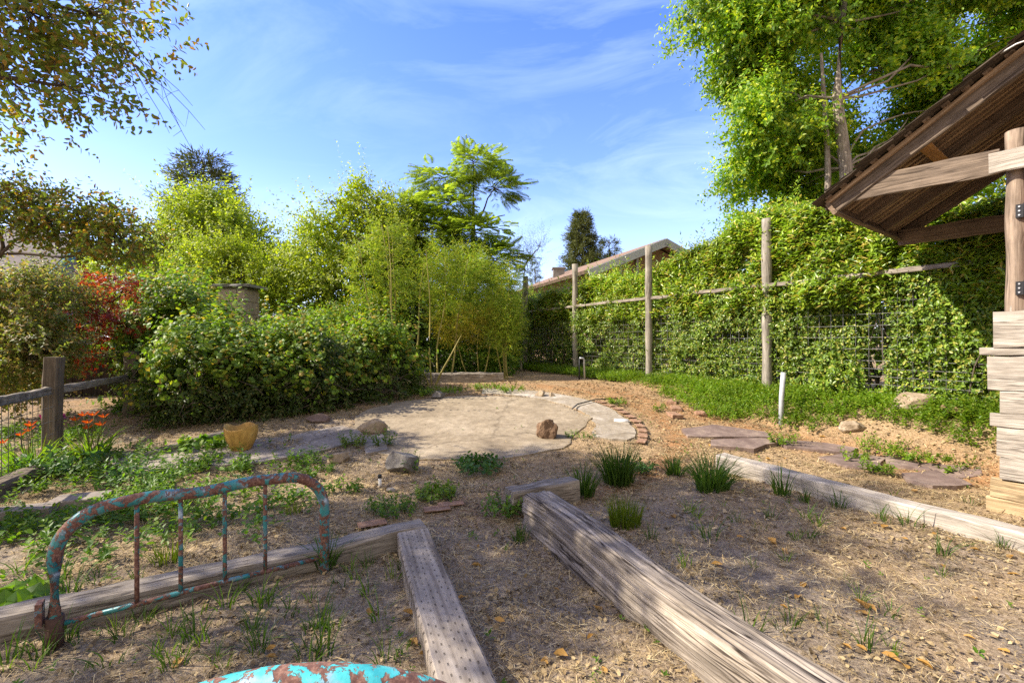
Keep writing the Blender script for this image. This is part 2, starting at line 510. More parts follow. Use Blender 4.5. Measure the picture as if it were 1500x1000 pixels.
M['vine'] = leafmat('vine_leaf', [(.03, .055, .011), (.045, .075, .013), (.06, .09, .018), (.025, .045, .01), (.09, .09, .03)], .45, .45, .4, gain=1.4)
M['plum'] = leafmat('bronze_leaf', [(.075, .085, .016), (.05, .065, .013), (.11, .075, .018), (.06, .08, .014), (.16, .09, .02), (.10, .11, .014), (.07, .095, .014)], .45, .42, .45, 1.9, gain=1.9)
M['mixed'] = leafmat('mixed_shrub_leaf', [(.06, .075, .02), (.085, .095, .025), (.045, .06, .016), (.12, .09, .04), (.10, .115, .03), (.14, .10, .05)], .45, .5, .4, gain=2.2)
M['red'] = leafmat('red_maple_leaf', [(.36, .03, .02), (.24, .025, .022), (.46, .06, .025), (.18, .028, .025), (.50, .13, .05), (.30, .08, .06)], .4, .45, .45, 1.6)
M['conifer'] = leafmat('conifer_needle', [(.06, .075, .02), (.08, .095, .024), (.10, .11, .028), (.05, .06, .018)], .25, .6, .3)
M['cover'] = leafmat('ground_cover_leaf', [(.10, .17, .014), (.075, .14, .012), (.13, .20, .016), (.09, .15, .013), (.15, .19, .02)], .45, .5, .35, gain=1.35)
M['weed'] = leafmat('weed_leaf', [(.06, .12, .013), (.045, .095, .012), (.085, .15, .015), (.06, .11, .013), (.11, .16, .018)], .45, .5, .35, gain=1.5)
M['weed_blue'] = leafmat('weed_blue_leaf', [(.05, .11, .03), (.04, .09, .025), (.075, .14, .035)], .45, .5, .35, gain=1.4)
M['grass'] = leafmat('grass_blade', [(.055, .11, .014), (.04, .085, .014), (.08, .14, .016), (.05, .10, .02)], .35, .5, .35)
M['grass_bright'] = leafmat('fine_grass_blade', [(.13, .18, .014), (.10, .155, .012), (.16, .20, .018)], .4, .5, .35)
M['orange'] = leafmat('daylily_petal', [(.55, .10, .012), (.62, .15, .02), (.48, .07, .01)], .35, .5, .3, 1.2)
M['magenta'] = leafmat('magenta_petal', [(.30, .03, .22), (.22, .02, .18)], .3, .5, .3, 1.2)
M['far'] = leafmat('far_wood_leaf', [(.045, .065, .02), (.06, .085, .025), (.035, .05, .016)], .15, .6, .3)

M['bark_pale'] = woodmat('pale_bark', (.13, .10, .075), (.42, .36, .29), 5, 22, .9, .6, None, .02)
M['bark_dark'] = woodmat('dark_bark', (.04, .03, .022), (.15, .115, .085), 5, 24, .9, .5)
M['stem_green'] = woodmat('green_stem', (.07, .075, .02), (.18, .17, .06), 4, 30, .7, .3)
M['culm'] = woodmat('bamboo_culm', (.22, .19, .05), (.40, .34, .11), 3, 24, .5, .25)
M['grey_wood'] = woodmat('grey_weathered_wood', (.11, .088, .068), (.42, .365, .295), 5.0, 42, .9, .75)
M['log'] = woodmat('split_grey_log', (.07, .053, .038), (.47, .40, .32), 3.0, 30, .9, 1.0, None, .012)
M['post_wood'] = woodmat('grey_post_wood', (.17, .148, .12), (.41, .37, .30), 4, 34, .9, .6)
M['brown_post'] = woodmat('brown_post_wood', (.075, .057, .04), (.20, .16, .115), 1.8, 34, .9, .6)
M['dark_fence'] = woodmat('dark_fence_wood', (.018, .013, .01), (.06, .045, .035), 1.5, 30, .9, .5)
M['shed_grey'] = woodmat('shed_plank_wood', (.23, .195, .155), (.53, .475, .40), 4.0, 44, .9, .5)
M['shed_tan'] = woodmat('shed_tan_plank_wood', (.28, .195, .10), (.54, .41, .245), 4.5, 40, .9, .5)
M['shed_post'] = woodmat('shed_post_wood', (.11, .078, .056), (.37, .28, .205), 3.0, 24, .85, .75)
M['roof_wood'] = woodmat('roof_beam_wood', (.09, .058, .036), (.30, .215, .145), 1.4, 36, .85, .6)
M['tie_wood'] = woodmat('tie_beam_wood', (.075, .055, .04), (.27, .205, .15), 2.6, 40, .85, .65)
M['lath'] = woodmat('lath_wood', (.20, .125, .07), (.52, .36, .22), 3, 36, .85, .5)
M['shake'] = woodmat('roof_shake_wood', (.028, .021, .015), (.13, .10, .07), 2, 30, .9, .6)
M['strut'] = woodmat('fresh_strut_wood', (.28, .13, .04), (.46, .25, .09), 2, 30, .7, .3)

# incised (pressure treated) timber: staggered rows of small dark cuts
def incised():
    m, nt, b, out = newmat('incised_timber')
    a = nd(nt, 'ShaderNodeAttribute'); a.attribute_name = 'grain'
    v = mapping(nt, a.outputs['Vector'], (1.5, 34, 34))
    n1 = noise_(nt, v, 1, 5, .6, .3)
    c = ramp(nt, n1, [(.28, (.15, .118, .088)), (.5, (.30, .25, .195)), (.7, (.41, .35, .28))])
    sx = nd(nt, 'ShaderNodeSeparateXYZ'); nt.links.new(a.outputs['Vector'], sx.inputs[0])
    row = math_(nt, 'MULTIPLY', sx.outputs[1], 37)
    rid = math_(nt, 'FLOOR', row); rf = math_(nt, 'FRACT', row)
    u = math_(nt, 'ADD', math_(nt, 'MULTIPLY', sx.outputs[0], 17), math_(nt, 'MULTIPLY', rid, .37))
    uf = math_(nt, 'FRACT', u)
    rm = math_(nt, 'MULTIPLY', math_(nt, 'GREATER_THAN', rf, .36), math_(nt, 'LESS_THAN', rf, .62))
    um = math_(nt, 'LESS_THAN', uf, .27)
    cut = math_(nt, 'MULTIPLY', rm, um)
    wear = ramp(nt, noise_(nt, a.outputs['Vector'], 30, 3), [(.38, .15), (.55, 1)])
    cut = math_(nt, 'MULTIPLY', cut, wear)
    c = mixc(nt, math_(nt, 'MULTIPLY', cut, .72), c, (.03, .022, .016))
    st = ramp(nt, noise_(nt, a.outputs['Vector'], 5, 5, .65), [(.3, .6), (.6, 1.1)])
    c = mixc(nt, .7, c, st, 'MULTIPLY')
    nt.links.new(c, b.inputs['Base Color']); b.inputs['Roughness'].default_value = .9
    b.inputs['Specular IOR Level'].default_value = .2
    bump(nt, b, math_(nt, 'SUBTRACT', math_(nt, 'MULTIPLY', n1, .5), cut), .7, .006)
    return m
M['incised'] = incised()

def peeling(name, rustbias=.5, scale=9, bright=1.0):
    m, nt, b, out = newmat(name)
    a = nd(nt, 'ShaderNodeTexCoord').outputs['Object']
    n = noise_(nt, a, scale, 7, .68, .5)
    n2 = noise_(nt, a, scale * 4, 5, .7)
    n3 = noise_(nt, mapping(nt, a, (1, 1, 1), (4, 8, 2)), scale * .7, 4, .6)
    mask = math_(nt, 'ADD', n, math_(nt, 'MULTIPLY', math_(nt, 'SUBTRACT', n2, .5), .22))
    rust = ramp(nt, n2, [(.28, (.045, .021, .017)), (.5, (.14, .06, .04)), (.72, (.34, .19, .13))])
    paint = ramp(nt, n3, [(.36, tuple(bright * x for x in (.035, .31, .33))), (.5, tuple(bright * x for x in (.07, .44, .44))), (.6, tuple(bright * x for x in (.22, .36, .42))), (.7, (.38, .46, .52))])
    f = ramp(nt, mask, [(rustbias - .012, 0), (rustbias + .012, 1)])
    c = mixc(nt, f, paint, rust)
    nt.links.new(c, b.inputs['Base Color'])
    nt.links.new(ramp(nt, f, [(0, .42), (1, .85)]), b.inputs['Roughness'])
    bump(nt, b, math_(nt, 'ADD', math_(nt, 'MULTIPLY', f, -.8), math_(nt, 'MULTIPLY', n2, .35)), .7, .003)
    return m
M['bed_paint'] = peeling('peeling_turquoise_paint', .488, 21, .5)
M['bed_rust'] = peeling('rusty_bar_paint', .46, 15, .5)
M['bed_near'] = peeling('near_peeling_turquoise_paint', .50, 17, 1.1)
M['wire'] = plainmat('galvanised_wire', (.19, .185, .175), .5, .6, .3)
M['wire_dark'] = plainmat('old_wire', (.14, .13, .12), .6, .4, .3)
M['pvc'] = plainmat('grey_conduit', (.42, .44, .45), .45, 0, .2)
M['metal'] = plainmat('galvanised_pipe', (.45, .46, .46), .4, .6, .2)
M['black'] = plainmat('black_iron', (.02, .02, .022), .45, .3, .3)
M['screw'] = plainmat('bright_screw', (.6, .6, .6), .35, .8, .1)
M['white_plastic'] = plainmat('white_plastic', (.75, .74, .70), .5, 0, .2)
M['cable'] = plainmat('grey_cable', (.55, .54, .5), .5, 0, .1)
M['hose'] = plainmat('thin_black_hose', (.05, .045, .04), .6, 0, .2)
M['concrete'] = stonemat('patio_concrete', (.21, .165, .11), (.31, .25, .17), (.39, .32, .225), 1.6, .35)
M['concrete_pale'] = stonemat('pale_concrete', (.27, .225, .16), (.36, .31, .24), (.50, .455, .385), 2.6, .3)
M['concrete_grey'] = stonemat('grey_concrete', (.20, .17, .145), (.29, .25, .21), (.37, .32, .27), 2.2, .35)
M['brick'] = stonemat('red_brick', (.22, .12, .075), (.31, .185, .115), (.38, .26, .175), 7, .6)
M['flag'] = stonemat('purple_flagstone', (.14, .095, .08), (.20, .145, .12), (.32, .24, .185), 3, .6)
M['rock_tan'] = stonemat('tan_rock', (.22, .16, .10), (.35, .27, .18), (.46, .38, .28), 5, .9)
M['rock_grey'] = stonemat('grey_rock', (.13, .115, .10), (.21, .19, .165), (.31, .28, .24), 5, .7)
M['rock_brown'] = stonemat('brown_rock', (.10, .058, .034), (.20, .125, .075), (.32, .22, .14), 5, .8)
M['terracotta'] = stonemat('ochre_clay', (.38, .21, .05), (.50, .30, .075), (.58, .38, .12), 5, .25, .6)
M['dark_soil'] = stonemat('pot_soil', (.04, .03, .02), (.08, .055, .035), (.12, .09, .06), 20, .8)
M['chimney'] = None
M['cap'] = stonemat('slate_cap', (.20, .19, .18), (.28, .265, .25), (.34, .32, .30), 5, .4)
M['roof_tan'] = None
M['fascia_grey'] = plainmat('grey_fascia_paint', (.46, .47, .47), .6, 0, .1, 3)
M['wall_tan'] = plainmat('tan_wall', (.30, .20, .12), .8, 0, .2, 3)
M['fascia_teal'] = plainmat('teal_fascia_paint', (.04, .17, .17), .6, 0, .15, 3)
M['wall_grey'] = plainmat('grey_wall', (.22, .19, .17), .8, 0, .2, 3)

def shinglemat(name, c1, c2, c3):
    m, nt, b, out = newmat(name)
    a = nd(nt, 'ShaderNodeAttribute'); a.attribute_name = 'grain'
    br = nd(nt, 'ShaderNodeTexBrick'); br.inputs['Scale'].default_value = 1
    br.inputs['Brick Width'].default_value = .32; br.inputs['Row Height'].default_value = .14
    br.inputs['Mortar Size'].default_value = .008; br.inputs['Bias'].default_value = 0
    br.inputs['Color1'].default_value = (*c1, 1); br.inputs['Color2'].default_value = (*c2, 1); br.inputs['Mortar'].default_value = (*[x * .35 for x in c1], 1)
    nt.links.new(a.outputs['Vector'], br.inputs['Vector'])
    n = noise_(nt, a.outputs['Vector'], 5, 5, .65)
    c = mixc(nt, ramp(nt, n, [(.4, 0), (.7, .6)]), br.outputs['Color'], c3)
    nt.links.new(c, b.inputs['Base Color']); b.inputs['Roughness'].default_value = .9
    bump(nt, b, br.outputs['Fac'], -.5, .02)
    return m
M['roof_tan'] = shinglemat('tan_shingles', (.24, .145, .085), (.19, .115, .068), (.28, .19, .12))
M['roof_grey'] = shinglemat('grey_shingles', (.17, .135, .115), (.125, .10, .088), (.20, .165, .145))

def redpaint():
    m, nt, b, out = newmat('worn_red_paint')
    a = nd(nt, 'ShaderNodeAttribute'); a.attribute_name = 'grain'
    n = noise_(nt, mapping(nt, a.outputs['Vector'], (2, 30, 30)), 1, 5, .65)
    c = ramp(nt, n, [(.32, (.18, .02, .018)), (.55, (.36, .035, .03)), (.68, (.42, .06, .05)), (.74, (.40, .30, .24))])
    nt.links.new(c, b.inputs['Base Color']); b.inputs['Roughness'].default_value = .7
    bump(nt, b, n, .4, .003); return m
M['red_paint'] = redpaint()

def groundmat():
    m, nt, b, out = newmat('mulched_ground')
    g = nd(nt, 'ShaderNodeNewGeometry').outputs['Position']
    a = nd(nt, 'ShaderNodeAttribute'); a.attribute_name = 'soil'
    s = nd(nt, 'ShaderNodeSeparateXYZ'); nt.links.new(a.outputs['Vector'], s.inputs[0])
    n1 = noise_(nt, g, 1.3, 6, .62, .4); n2 = noise_(nt, g, 9, 6, .7); n3 = noise_(nt, g, 60, 5, .75, .6)
    mul = ramp(nt, n3, [(.28, (.13, .09, .055)), (.44, (.29, .205, .12)), (.56, (.43, .32, .195)), (.70, (.58, .46, .31))])
    grey = ramp(nt, n3, [(.28, (.11, .085, .064)), (.46, (.23, .185, .14)), (.60, (.35, .285, .21)), (.72, (.52, .44, .34))])
    tan = ramp(nt, n3, [(.28, (.16, .10, .05)), (.45, (.33, .225, .12)), (.60, (.47, .345, .205)), (.72, (.58, .455, .30))])
    orange = ramp(nt, n3, [(.28, (.15, .06, .02)), (.5, (.34, .145, .045)), (.70, (.46, .24, .10))])
    c = mixc(nt, ramp(nt, n1, [(.42, 0), (.6, 1)]), mul, grey)
    c = mixc(nt, s.outputs[0], c, tan)
    c = mixc(nt, math_(nt, 'MULTIPLY', s.outputs[1], ramp(nt, n2, [(.35, .3), (.6, 1)])), c, orange)
    c = mixc(nt, .75, c, ramp(nt, n2, [(.3, .58), (.62, 1.12)]), 'MULTIPLY')
    nt.links.new(c, b.inputs['Base Color']); b.inputs['Roughness'].default_value = .95
    b.inputs['Specular IOR Level'].default_value = .15
    h = math_(nt, 'ADD', math_(nt, 'MULTIPLY', n3, .6), math_(nt, 'MULTIPLY', n2, .8))
    bump(nt, b, h, .9, .03)
    return m
M['ground'] = groundmat()

#@@GROUND
# ------------------------------------------------------------------ ground sheet
def axis(a, b, step, far, growth=1.28):
    c = list(np.arange(a, b + 1e-6, step)); s = step; x = b
    while x < far: s *= growth; x += s; c.append(x)
    s = step; x = a
    while x > -far: s *= growth; x -= s; c.insert(0, x)
    return np.array(c)
gx, gy = axis(-6.5, 6.5, .055, 260), axis(.6, 10.5, .055, 260)
GX, GY = np.meshgrid(gx, gy)
GZ = ground(GX, GY)
nx, ny = len(gx), len(gy)
V = np.stack([GX, GY, GZ], -1).reshape(-1, 3)
i = (np.arange(ny - 1)[:, None] * nx + np.arange(nx - 1)[None]).ravel()
me = make_mesh('ground', V, np.stack([i, i + 1, i + nx + 1, i + nx], 1).ravel(), np.full(len(i), 4), True)
gr = tag(link('ground', me, M['ground']), kind='structure')
x, y = V[:, 0], V[:, 1]
pd = np.hypot(x - PC[0], y - PC[1])
dfen = (x - FP[0]) * FN[0] + (y - FP[1]) * FN[1]
tan = np.clip(sstep(3.4, 5.2, y + .35 * np.abs(x)) * sstep(-2.5, 0.2, x), 0, 1)
tan = np.maximum(tan, sstep(2.6, 3.6, x) * sstep(1.5, 2.6, y) * .8)
orange = sstep(.25, .7, fbm(x * .8, y * .8, 0, 21)) * sstep(5.0, 7.5, y) * sstep(11, 8.5, y) * .35
orange = np.maximum(orange, np.exp(-(((x - 3.95) / .45) ** 2 + ((y - 4.35) / .35) ** 2)) * 1.0)
orange = np.maximum(orange, np.exp(-((pd - 2.75) / .22) ** 2) * sstep(.1, .6, x) * .8)
orange = np.maximum(orange, np.exp(-((dfen - 1.35) / .35) ** 2) * sstep(2.5, 3.5, y) * sstep(11, 8, y) * (x > 0) * .75)
orange = np.maximum(orange, np.exp(-(((x + .25) / .5) ** 2 + ((y - 3.55) / .35) ** 2)) * .5)
att = me.attributes.new('soil', 'FLOAT_VECTOR', 'POINT')
att.data.foreach_set('vector', np.stack([tan, orange, 0 * tan], 1).astype(np.float32).ravel())

def sheet(name, poly, mat, lift=.02, res=.12, edge_drop=.06, kind='structure', wob=.0):
    """slab laid on the ground: outline of (x, y) points, top follows the smooth ground"""
    import bmesh
    bm = bmesh.new()
    pts = []
    n = len(poly)
    for k in range(n):
        p, q = Vector(poly[k]), Vector(poly[(k + 1) % n]); m = max(1, int((q - p).length / res))
        for j in range(m): pts.append(p.lerp(q, j / m))
    vs = []
    for q in pts:
        w = wob * (fbm(q.x * 6, q.y * 6, 0, 31) - .5)
        vs.append(bm.verts.new((q.x + float(w), q.y - float(w), 0)))
    f = bm.faces.new(vs)
    if f.normal.z < 0: bmesh.ops.reverse_faces(bm, faces=[f])
    bm.normal_update()
    if f.normal.z < 0: f.normal_flip()
    r = bmesh.ops.triangulate(bm, faces=[f])
    for _ in range(2): bmesh.ops.subdivide_edges(bm, edges=[e for e in bm.edges if e.calc_length() > res * 1.5], cuts=1, use_grid_fill=False)
    bmesh.ops.triangulate(bm, faces=bm.faces[:])
    for v in bm.verts: v.co.z = float(ground(v.co.x, v.co.y, False)) + lift + .004 * mnoise.noise((v.co.x * 3, v.co.y * 3, 0))
    ret = bmesh.ops.extrude_edge_only(bm, edges=[e for e in bm.edges if e.is_boundary])
    for g in ret['geom']:
        if isinstance(g, bmesh.types.BMVert): g.co.z -= lift + edge_drop
    bmesh.ops.recalc_face_normals(bm, faces=bm.faces[:])
    me = bpy.data.meshes.new(name); bm.to_mesh(me); bm.free()
    o = link(name, me, mat)
    return tag(o, kind=kind) if kind else o

def ring(c, r0, r1, a0, a1, n=24):
    o = [(c[0] + r1 * math.cos(R(a)), c[1] + r1 * math.sin(R(a))) for a in np.linspace(a0, a1, n)]
    i = [(c[0] + r0 * math.cos(R(a)), c[1] + r0 * math.sin(R(a))) for a in np.linspace(a1, a0, n)]
    return o + i
disc = [(PC[0] + (1.62 + .06 * math.sin(3 * a) + .05 * math.sin(7 * a + 1) + .03 * math.sin(17 * a)) * math.cos(a), PC[1] + (1.62 + .05 * math.sin(2 * a + 1)) * math.sin(a)) for a in np.linspace(0, 2 * math.pi, 48, endpoint=False)]
sheet('patio', disc, M['concrete'], .016, wob=.2)
sheet('patio_ring', ring(PC, 1.72, 2.22, -24, 88), M['concrete_pale'], .016, wob=.16)
pw = [gp(*q).to_2d() for q in ((165, 668), (300, 652), (420, 640), (500, 625), (548, 640), (470, 664), (380, 680), (250, 692), (150, 704))]
sheet('path', [(q.x, q.y) for q in pw], M['concrete_grey'], .02, wob=.08)
sq = [gp(*q).to_2d() for q in ((530, 640), (560, 634), (568, 662), (536, 668))]
sheet('paving_slab', [(q.x, q.y) for q in sq], M['concrete_grey'], .03, wob=.03)

# ------------------------------------------------------------------ litter on the ground (nobody could count it)
def scatter(n, x0, x1, y0, y1, dens):
    P = np.stack([rng.uniform(x0, x1, n), rng.uniform(y0, y1, n)], 1)
    return P[rng.random(n) < dens(P[:, 0], P[:, 1])]
def ondeck(x, y):
    pd = np.hypot(x - PC[0], y - PC[1]); d = (x - FP[0]) * FN[0] + (y - FP[1]) * FN[1]
    inring = (pd < 2.3) & (np.arctan2(y - PC[1], x - PC[0]) > -.5) & (np.arctan2(y - PC[1], x - PC[0]) < 2.05)
    return (rng.random(x.shape) < .05 + sstep(1.25, 1.75, pd + .5 * (fbm(x * 2.5, y * 2.5, 0, 77) - .5))) & (~inring | (rng.random(x.shape) < .05 + .9 * np.maximum(sstep(1.84, 1.70, pd), sstep(2.02, 2.2, pd + .25 * (fbm(x * 4, y * 4, 0, 78) - .5))))) & (d > .05) & (np.abs(x) < y * 1.2 + .5)
lump = lambda x, y: np.clip(1.6 * fbm(x * 2.2, y * 2.2, 0, 17) - .25, .05, 1)
P = scatter(520000, -5, 5, .9, 8.6, lambda x, y: np.clip((2.8 / np.maximum(y, 1.2)) ** 1.3, 0, 1) * lump(x, y) * ondeck(x, y))
n = len(P); z = ground(P[:, 0], P[:, 1])
D = rdir(n); D[:, 2] *= .22; N = rdir(n) * .4; N[:, 2] += 1
P3 = np.column_stack([P, z + .004 + .012 * rng.random(n)])
sc_ = 1 + .25 * np.maximum(P[:, 1] - 2, 0)
STRAW = T([(-.5, .022, 0), (0, .028, .05), (.5, .016, 0), (.5, -.016, 0), (0, -.028, .05), (-.5, -.022, 0)], [(0, 5, 4, 1), (1, 4, 3, 2)])
sb = LB().leaves(P3, D, N, (.012 + .045 * rng.random(n) ** 2.2) * np.minimum(sc_, 1.6), STRAW)
tag(sb.build('straw_mulch', M['straw'], off=np.zeros(3)), 'dry straw and stalks strewn over the ground', 'mulch', kind='stuff')
P = scatter(200000, -5, 5, .9, 9.5, lambda x, y: np.clip((2.8 / np.maximum(y, 1.2)) ** 1.2, 0, 1) * np.clip(1.5 * fbm(x * 3, y * 3, 0, 27) - .3, .03, 1) * ondeck(x, y))
n = len(P); z = ground(P[:, 0], P[:, 1])
D = rdir(n); D[:, 2] *= .3; N = rdir(n) * .6; N[:, 2] += 1
CHIP = T([(-.5, .22, 0), (.1, .3, .1), (.5, .12, 0), (.4, -.2, .03), (-.3, -.28, .06)], [(0, 4, 3, 2, 1)])
cb = LB().leaves(np.column_stack([P, z + .006 + .008 * rng.random(n)]), D, N, (.008 + .018 * rng.random(n) ** 2) * (1 + .12 * P[:, 1]), CHIP)
tag(cb.build('wood_chip_mulch', M['chip'], off=np.zeros(3)), 'brown wood chips and crumbs of mulch', 'mulch', kind='stuff')

#@@TIMBER
# ------------------------------------------------------------------ timbers
def solo(mb, name, mat, label, cat, group=None, loc=None):
    """a thing that is one mesh, its origin at the given base"""
    loc = np.array(loc if loc is not None else np.concatenate(mb.v).mean(0), float)
    me = make_mesh(name, np.concatenate(mb.v) - loc, mb.l, mb.n, np.array(mb.sm, bool), np.concatenate(mb.g))
    o = link(name, me, mat); o.location = loc
    return tag(o, label, cat, group)

# the big split log: deeply grooved along its length
def log_beam():
    p0, p1 = Vector((.185, 3.24, .075)), Vector((1.49, .24, .05))
    n, k = 240, 300
    Q = 110 / k
    prof = []
    for j in range(k):
        a = 2 * math.pi * j / k
        c, s_ = math.cos(a), math.sin(a)
        e = .42
        prof.append((math.copysign(abs(c) ** e, c), math.copysign(abs(s_) ** e, s_)))
    path = [p0.lerp(p1, i / n) + Vector((0, 0, .012 * math.sin(i * .05))) for i in range(n + 1)]
    sc = [((.128 - .02 * i / n), .158) for i in range(n + 1)]
    kn = [(1.42, 78, .16), (.45, 60, .10), (2.2, 20, .12)]
    def dsp(L, j, a, b):
        j = j * Q
        w = 2.2 * mnoise.noise((L * .9, j * .05, 2))
        gsum = 0
        for f, am in ((.42, .6), (.9, .6)):
            g = mnoise.noise((L * .8, (j + w * 2) * f, 3.7 * f))
            gsum += am * max(0, 1 - abs(g) * 4.5)
        top = max(0, b)
        d = 1 - .15 * gsum * (1 - .55 * top) + .05 * mnoise.noise((L * 1.6, j * .08, 8))
        for (l0, j0, rr) in kn:
            q = math.hypot((L - l0) / rr, (j - j0) / 9.0)
            if q < 1.5: d += .10 * math.exp(-((q - .7) / .3) ** 2) - .16 * math.exp(-(q / .4) ** 2)
        return d
    mb = MB(); mb.ext(path, prof, scales=sc, disp=dsp, smooth=True)
    return solo(mb, 'log', M['log'], 'thick grey split log with deep cracks edging the mulched bed', 'log', loc=(.185, 3.24, 0))
log_beam()

mb = MB(); mb.plank((-.02, 3.43, .085), (.50, 3.68, .10), .16, .20, bev=.012, wob=.012, seg=16)
solo(mb, 'garden_timber', M['grey_wood'], 'short grey timber butted against the far end of the thick log', 'timber', loc=(-.02, 3.43, 0))
mb = MB(); mb.plank((2.02, 4.40, .14), (4.05, .93, .07), .145, .15, bev=.012, wob=.012, seg=40)
solo(mb, 'garden_timber', M['shed_grey'], 'long pale sunlit timber along the right side of the bed', 'timber', loc=(2.02, 4.4, 0))
mb = MB(); mb.plank((-.625, 2.86, .045), (.20, .62, .035), .20, .14, bev=.01, wob=.006, seg=40)
solo(mb, 'garden_timber', M['incised'], 'flat timber with rows of small dark incisions', 'timber', loc=(-.625, 2.86, 0))
mb = MB(); mb.plank((-2.75, 1.72, .035), (-.58, 2.97, .055), .15, .13, bev=.012, wob=.014, seg=40)
solo(mb, 'garden_timber', M['grey_wood'], 'cracked grey timber running behind the turquoise bed frame', 'timber', loc=(-2.75, 1.72, 0))
a, b = gp(598, 560), gp(738, 558)
mb = MB(); mb.plank((a.x, a.y, a.z + .05), (b.x, b.y, b.z + .05), .2, .26, bev=.03, wob=.03)
solo(mb, 'garden_timber', M['grey_wood'], 'dark weathered timber on the ground below the bamboo', 'timber', loc=a[:])
a, b = gp(-30, 738), gp(92, 684)
mb = MB(); mb.plank((a.x, a.y, .03), (b.x, b.y, .05), .16, .17, bev=.02, wob=.03)
solo(mb, 'garden_timber', M['brown_post'], 'brown timber lying at the foot of the left wire fence', 'timber', loc=a[:])
a, b = gp(205, 672), gp(330, 640)
mb = MB(); mb.plank((a.x, a.y, a.z + .03), (b.x, b.y, b.z + .03), .10, .09, bev=.02, wob=.03)
solo(mb, 'garden_timber', M['grey_wood'], 'thin grey timber edging the path below the vine', 'timber', loc=a[:])

# ------------------------------------------------------------------ bed frames
def bed_end(label, a, b, top, rad, r, rails, bars, mat, barmat, lift=0):
    a, b = Vector(a), Vector(b); u = (b - a).normalized(); L = (b - a).length
    root = thing('bed_frame', label, 'bed frame', a[:])
    def q(s, z): p = a + u * s; return Vector((p.x, p.y, z))
    path = [q(0, a.z - .05), q(0, a.z + .12), q(0, top - rad)]
    for k in range(1, 9):
        t = math.pi / 2 * k / 8; path.append(q(rad - rad * math.cos(t), top - rad + rad * math.sin(t)))
    for k in range(1, 10): path.append(q(rad + (L - 2 * rad) * k / 10, top + .008 * math.sin(k)))
    for k in range(0, 9):
        t = math.pi / 2 * k / 8; path.append(q(L - rad + rad * math.sin(t), top - rad + rad * math.cos(t)))
    path += [q(L, b.z + .12), q(L, b.z - .05)]
    m = MB(); m.tube(path, r, 16); m.build('frame_tube', mat, root)
    m = MB(); m.tube([q(.0, rails), q(L * .5, rails + .004), q(L, rails)], r * .42, 10); m.build('lower_rail', barmat, root)
    for s in bars:
        m = MB(); p0, p1 = q(s * L, rails), q(s * L, top)
        m.tube([p0, p0.lerp(p1, .33), p0.lerp(p1, .66), p1], r * .36, 10); 
        m.build('bar', barmat, root)
    return root, q, u
bf, q, u = bed_end('rusty turquoise bed end with four thin bars standing on the mulch', (-1.96, 1.95, -.02), (-1.06, 2.57, 0), .565, .20, .0275, .085, (.25, .40, .565, .73), M['bed_paint'], M['bed_rust'])
for s, sgn in ((-.034, -1),):
    m = MB(); c = q(0, .15) - u * .045
    m.box(c, (.022, .05, .10), (u, Vector((-u.y, u.x, 0)), Vector((0, 0, 1)))); m.build('bracket', M['bed_rust'], bf)
m = MB(); m.tube([q(0, -.04), q(0, .125)], .031, 16); m.build('rust_sleeve', plainmat('brown_rust', (.085, .042, .026), .9, 0, .5, 22), bf)
# second bed end close to the camera
c0 = Vector((-.525, .86, 0))
root = thing('bed_frame', 'curved bed rail with bright turquoise paint flaking off rust, in front', 'bed frame', (c0.x, c0.y, 0))
path = []
for k in range(-14, 15):
    t = k / 14
    xx = .44 * math.sin(t * math.pi / 2); zz = .672 - .03 - .30 * (1 - math.cos(t * math.pi / 2))
    path.append(Vector((c0.x + xx + .10, c0.y + .10 * t, zz)))
path = [Vector((path[0].x, path[0].y, -.02))] + path + [Vector((path[-1].x, path[-1].y, -.02))]
m = MB(); m.tube(path, .042, 24); m.build('frame_tube', M['bed_near'], root)
for k in (8, 13, 18, 23):
    p = path[k]; m = MB(); m.tube([(p.x, p.y, .12), (p.x, p.y, p.z)], .013, 8); m.build('bar', M['bed_rust'], root)
m = MB(); m.tube([(path[1].x, path[1].y, .12), (path[-2].x, path[-2].y, .12)], .015, 8); m.build('lower_rail', M['bed_rust'], root)

#@@FENCES
# ------------------------------------------------------------------ tall wire fence on the right
def FPt(s, d=0, z=0): p = FP + FU * s + FN * d; return Vector((p[0], p[1], z))
SP_ = 2.44
wf = thing('wire_fence', 'tall deer fence of grey posts, a rail and square wire grown through by the hedge', 'fence', (*FP, .5))
for k in range(-1, 5):
    s = k * SP_ - (.34 if k < 0 else 0); g = g1(*FPt(s)[:2])
    m = MB(); lean = Vector((.02 * math.sin(k * 5), .02 * math.cos(k * 3), 0))
    p0, p1 = FPt(s, .16, g - .2), FPt(s, .16, 3.2 + .02 * math.sin(k * 7)) + lean
    prof = [(math.cos(2 * math.pi * j / 14), math.sin(2 * math.pi * j / 14)) for j in range(14)]
    m.ext([p0.lerp(p1, t / 14) for t in range(15)], prof, scales=[.069 + .006 * math.sin(t * 1.3 + k) for t in range(15)], disp=lambda L, j, a, b: 1 + .09 * mnoise.noise((L * 1.5, j * .9 + k * 7, 0)), smooth=True)
    m.build('post', M['post_wood'], wf)
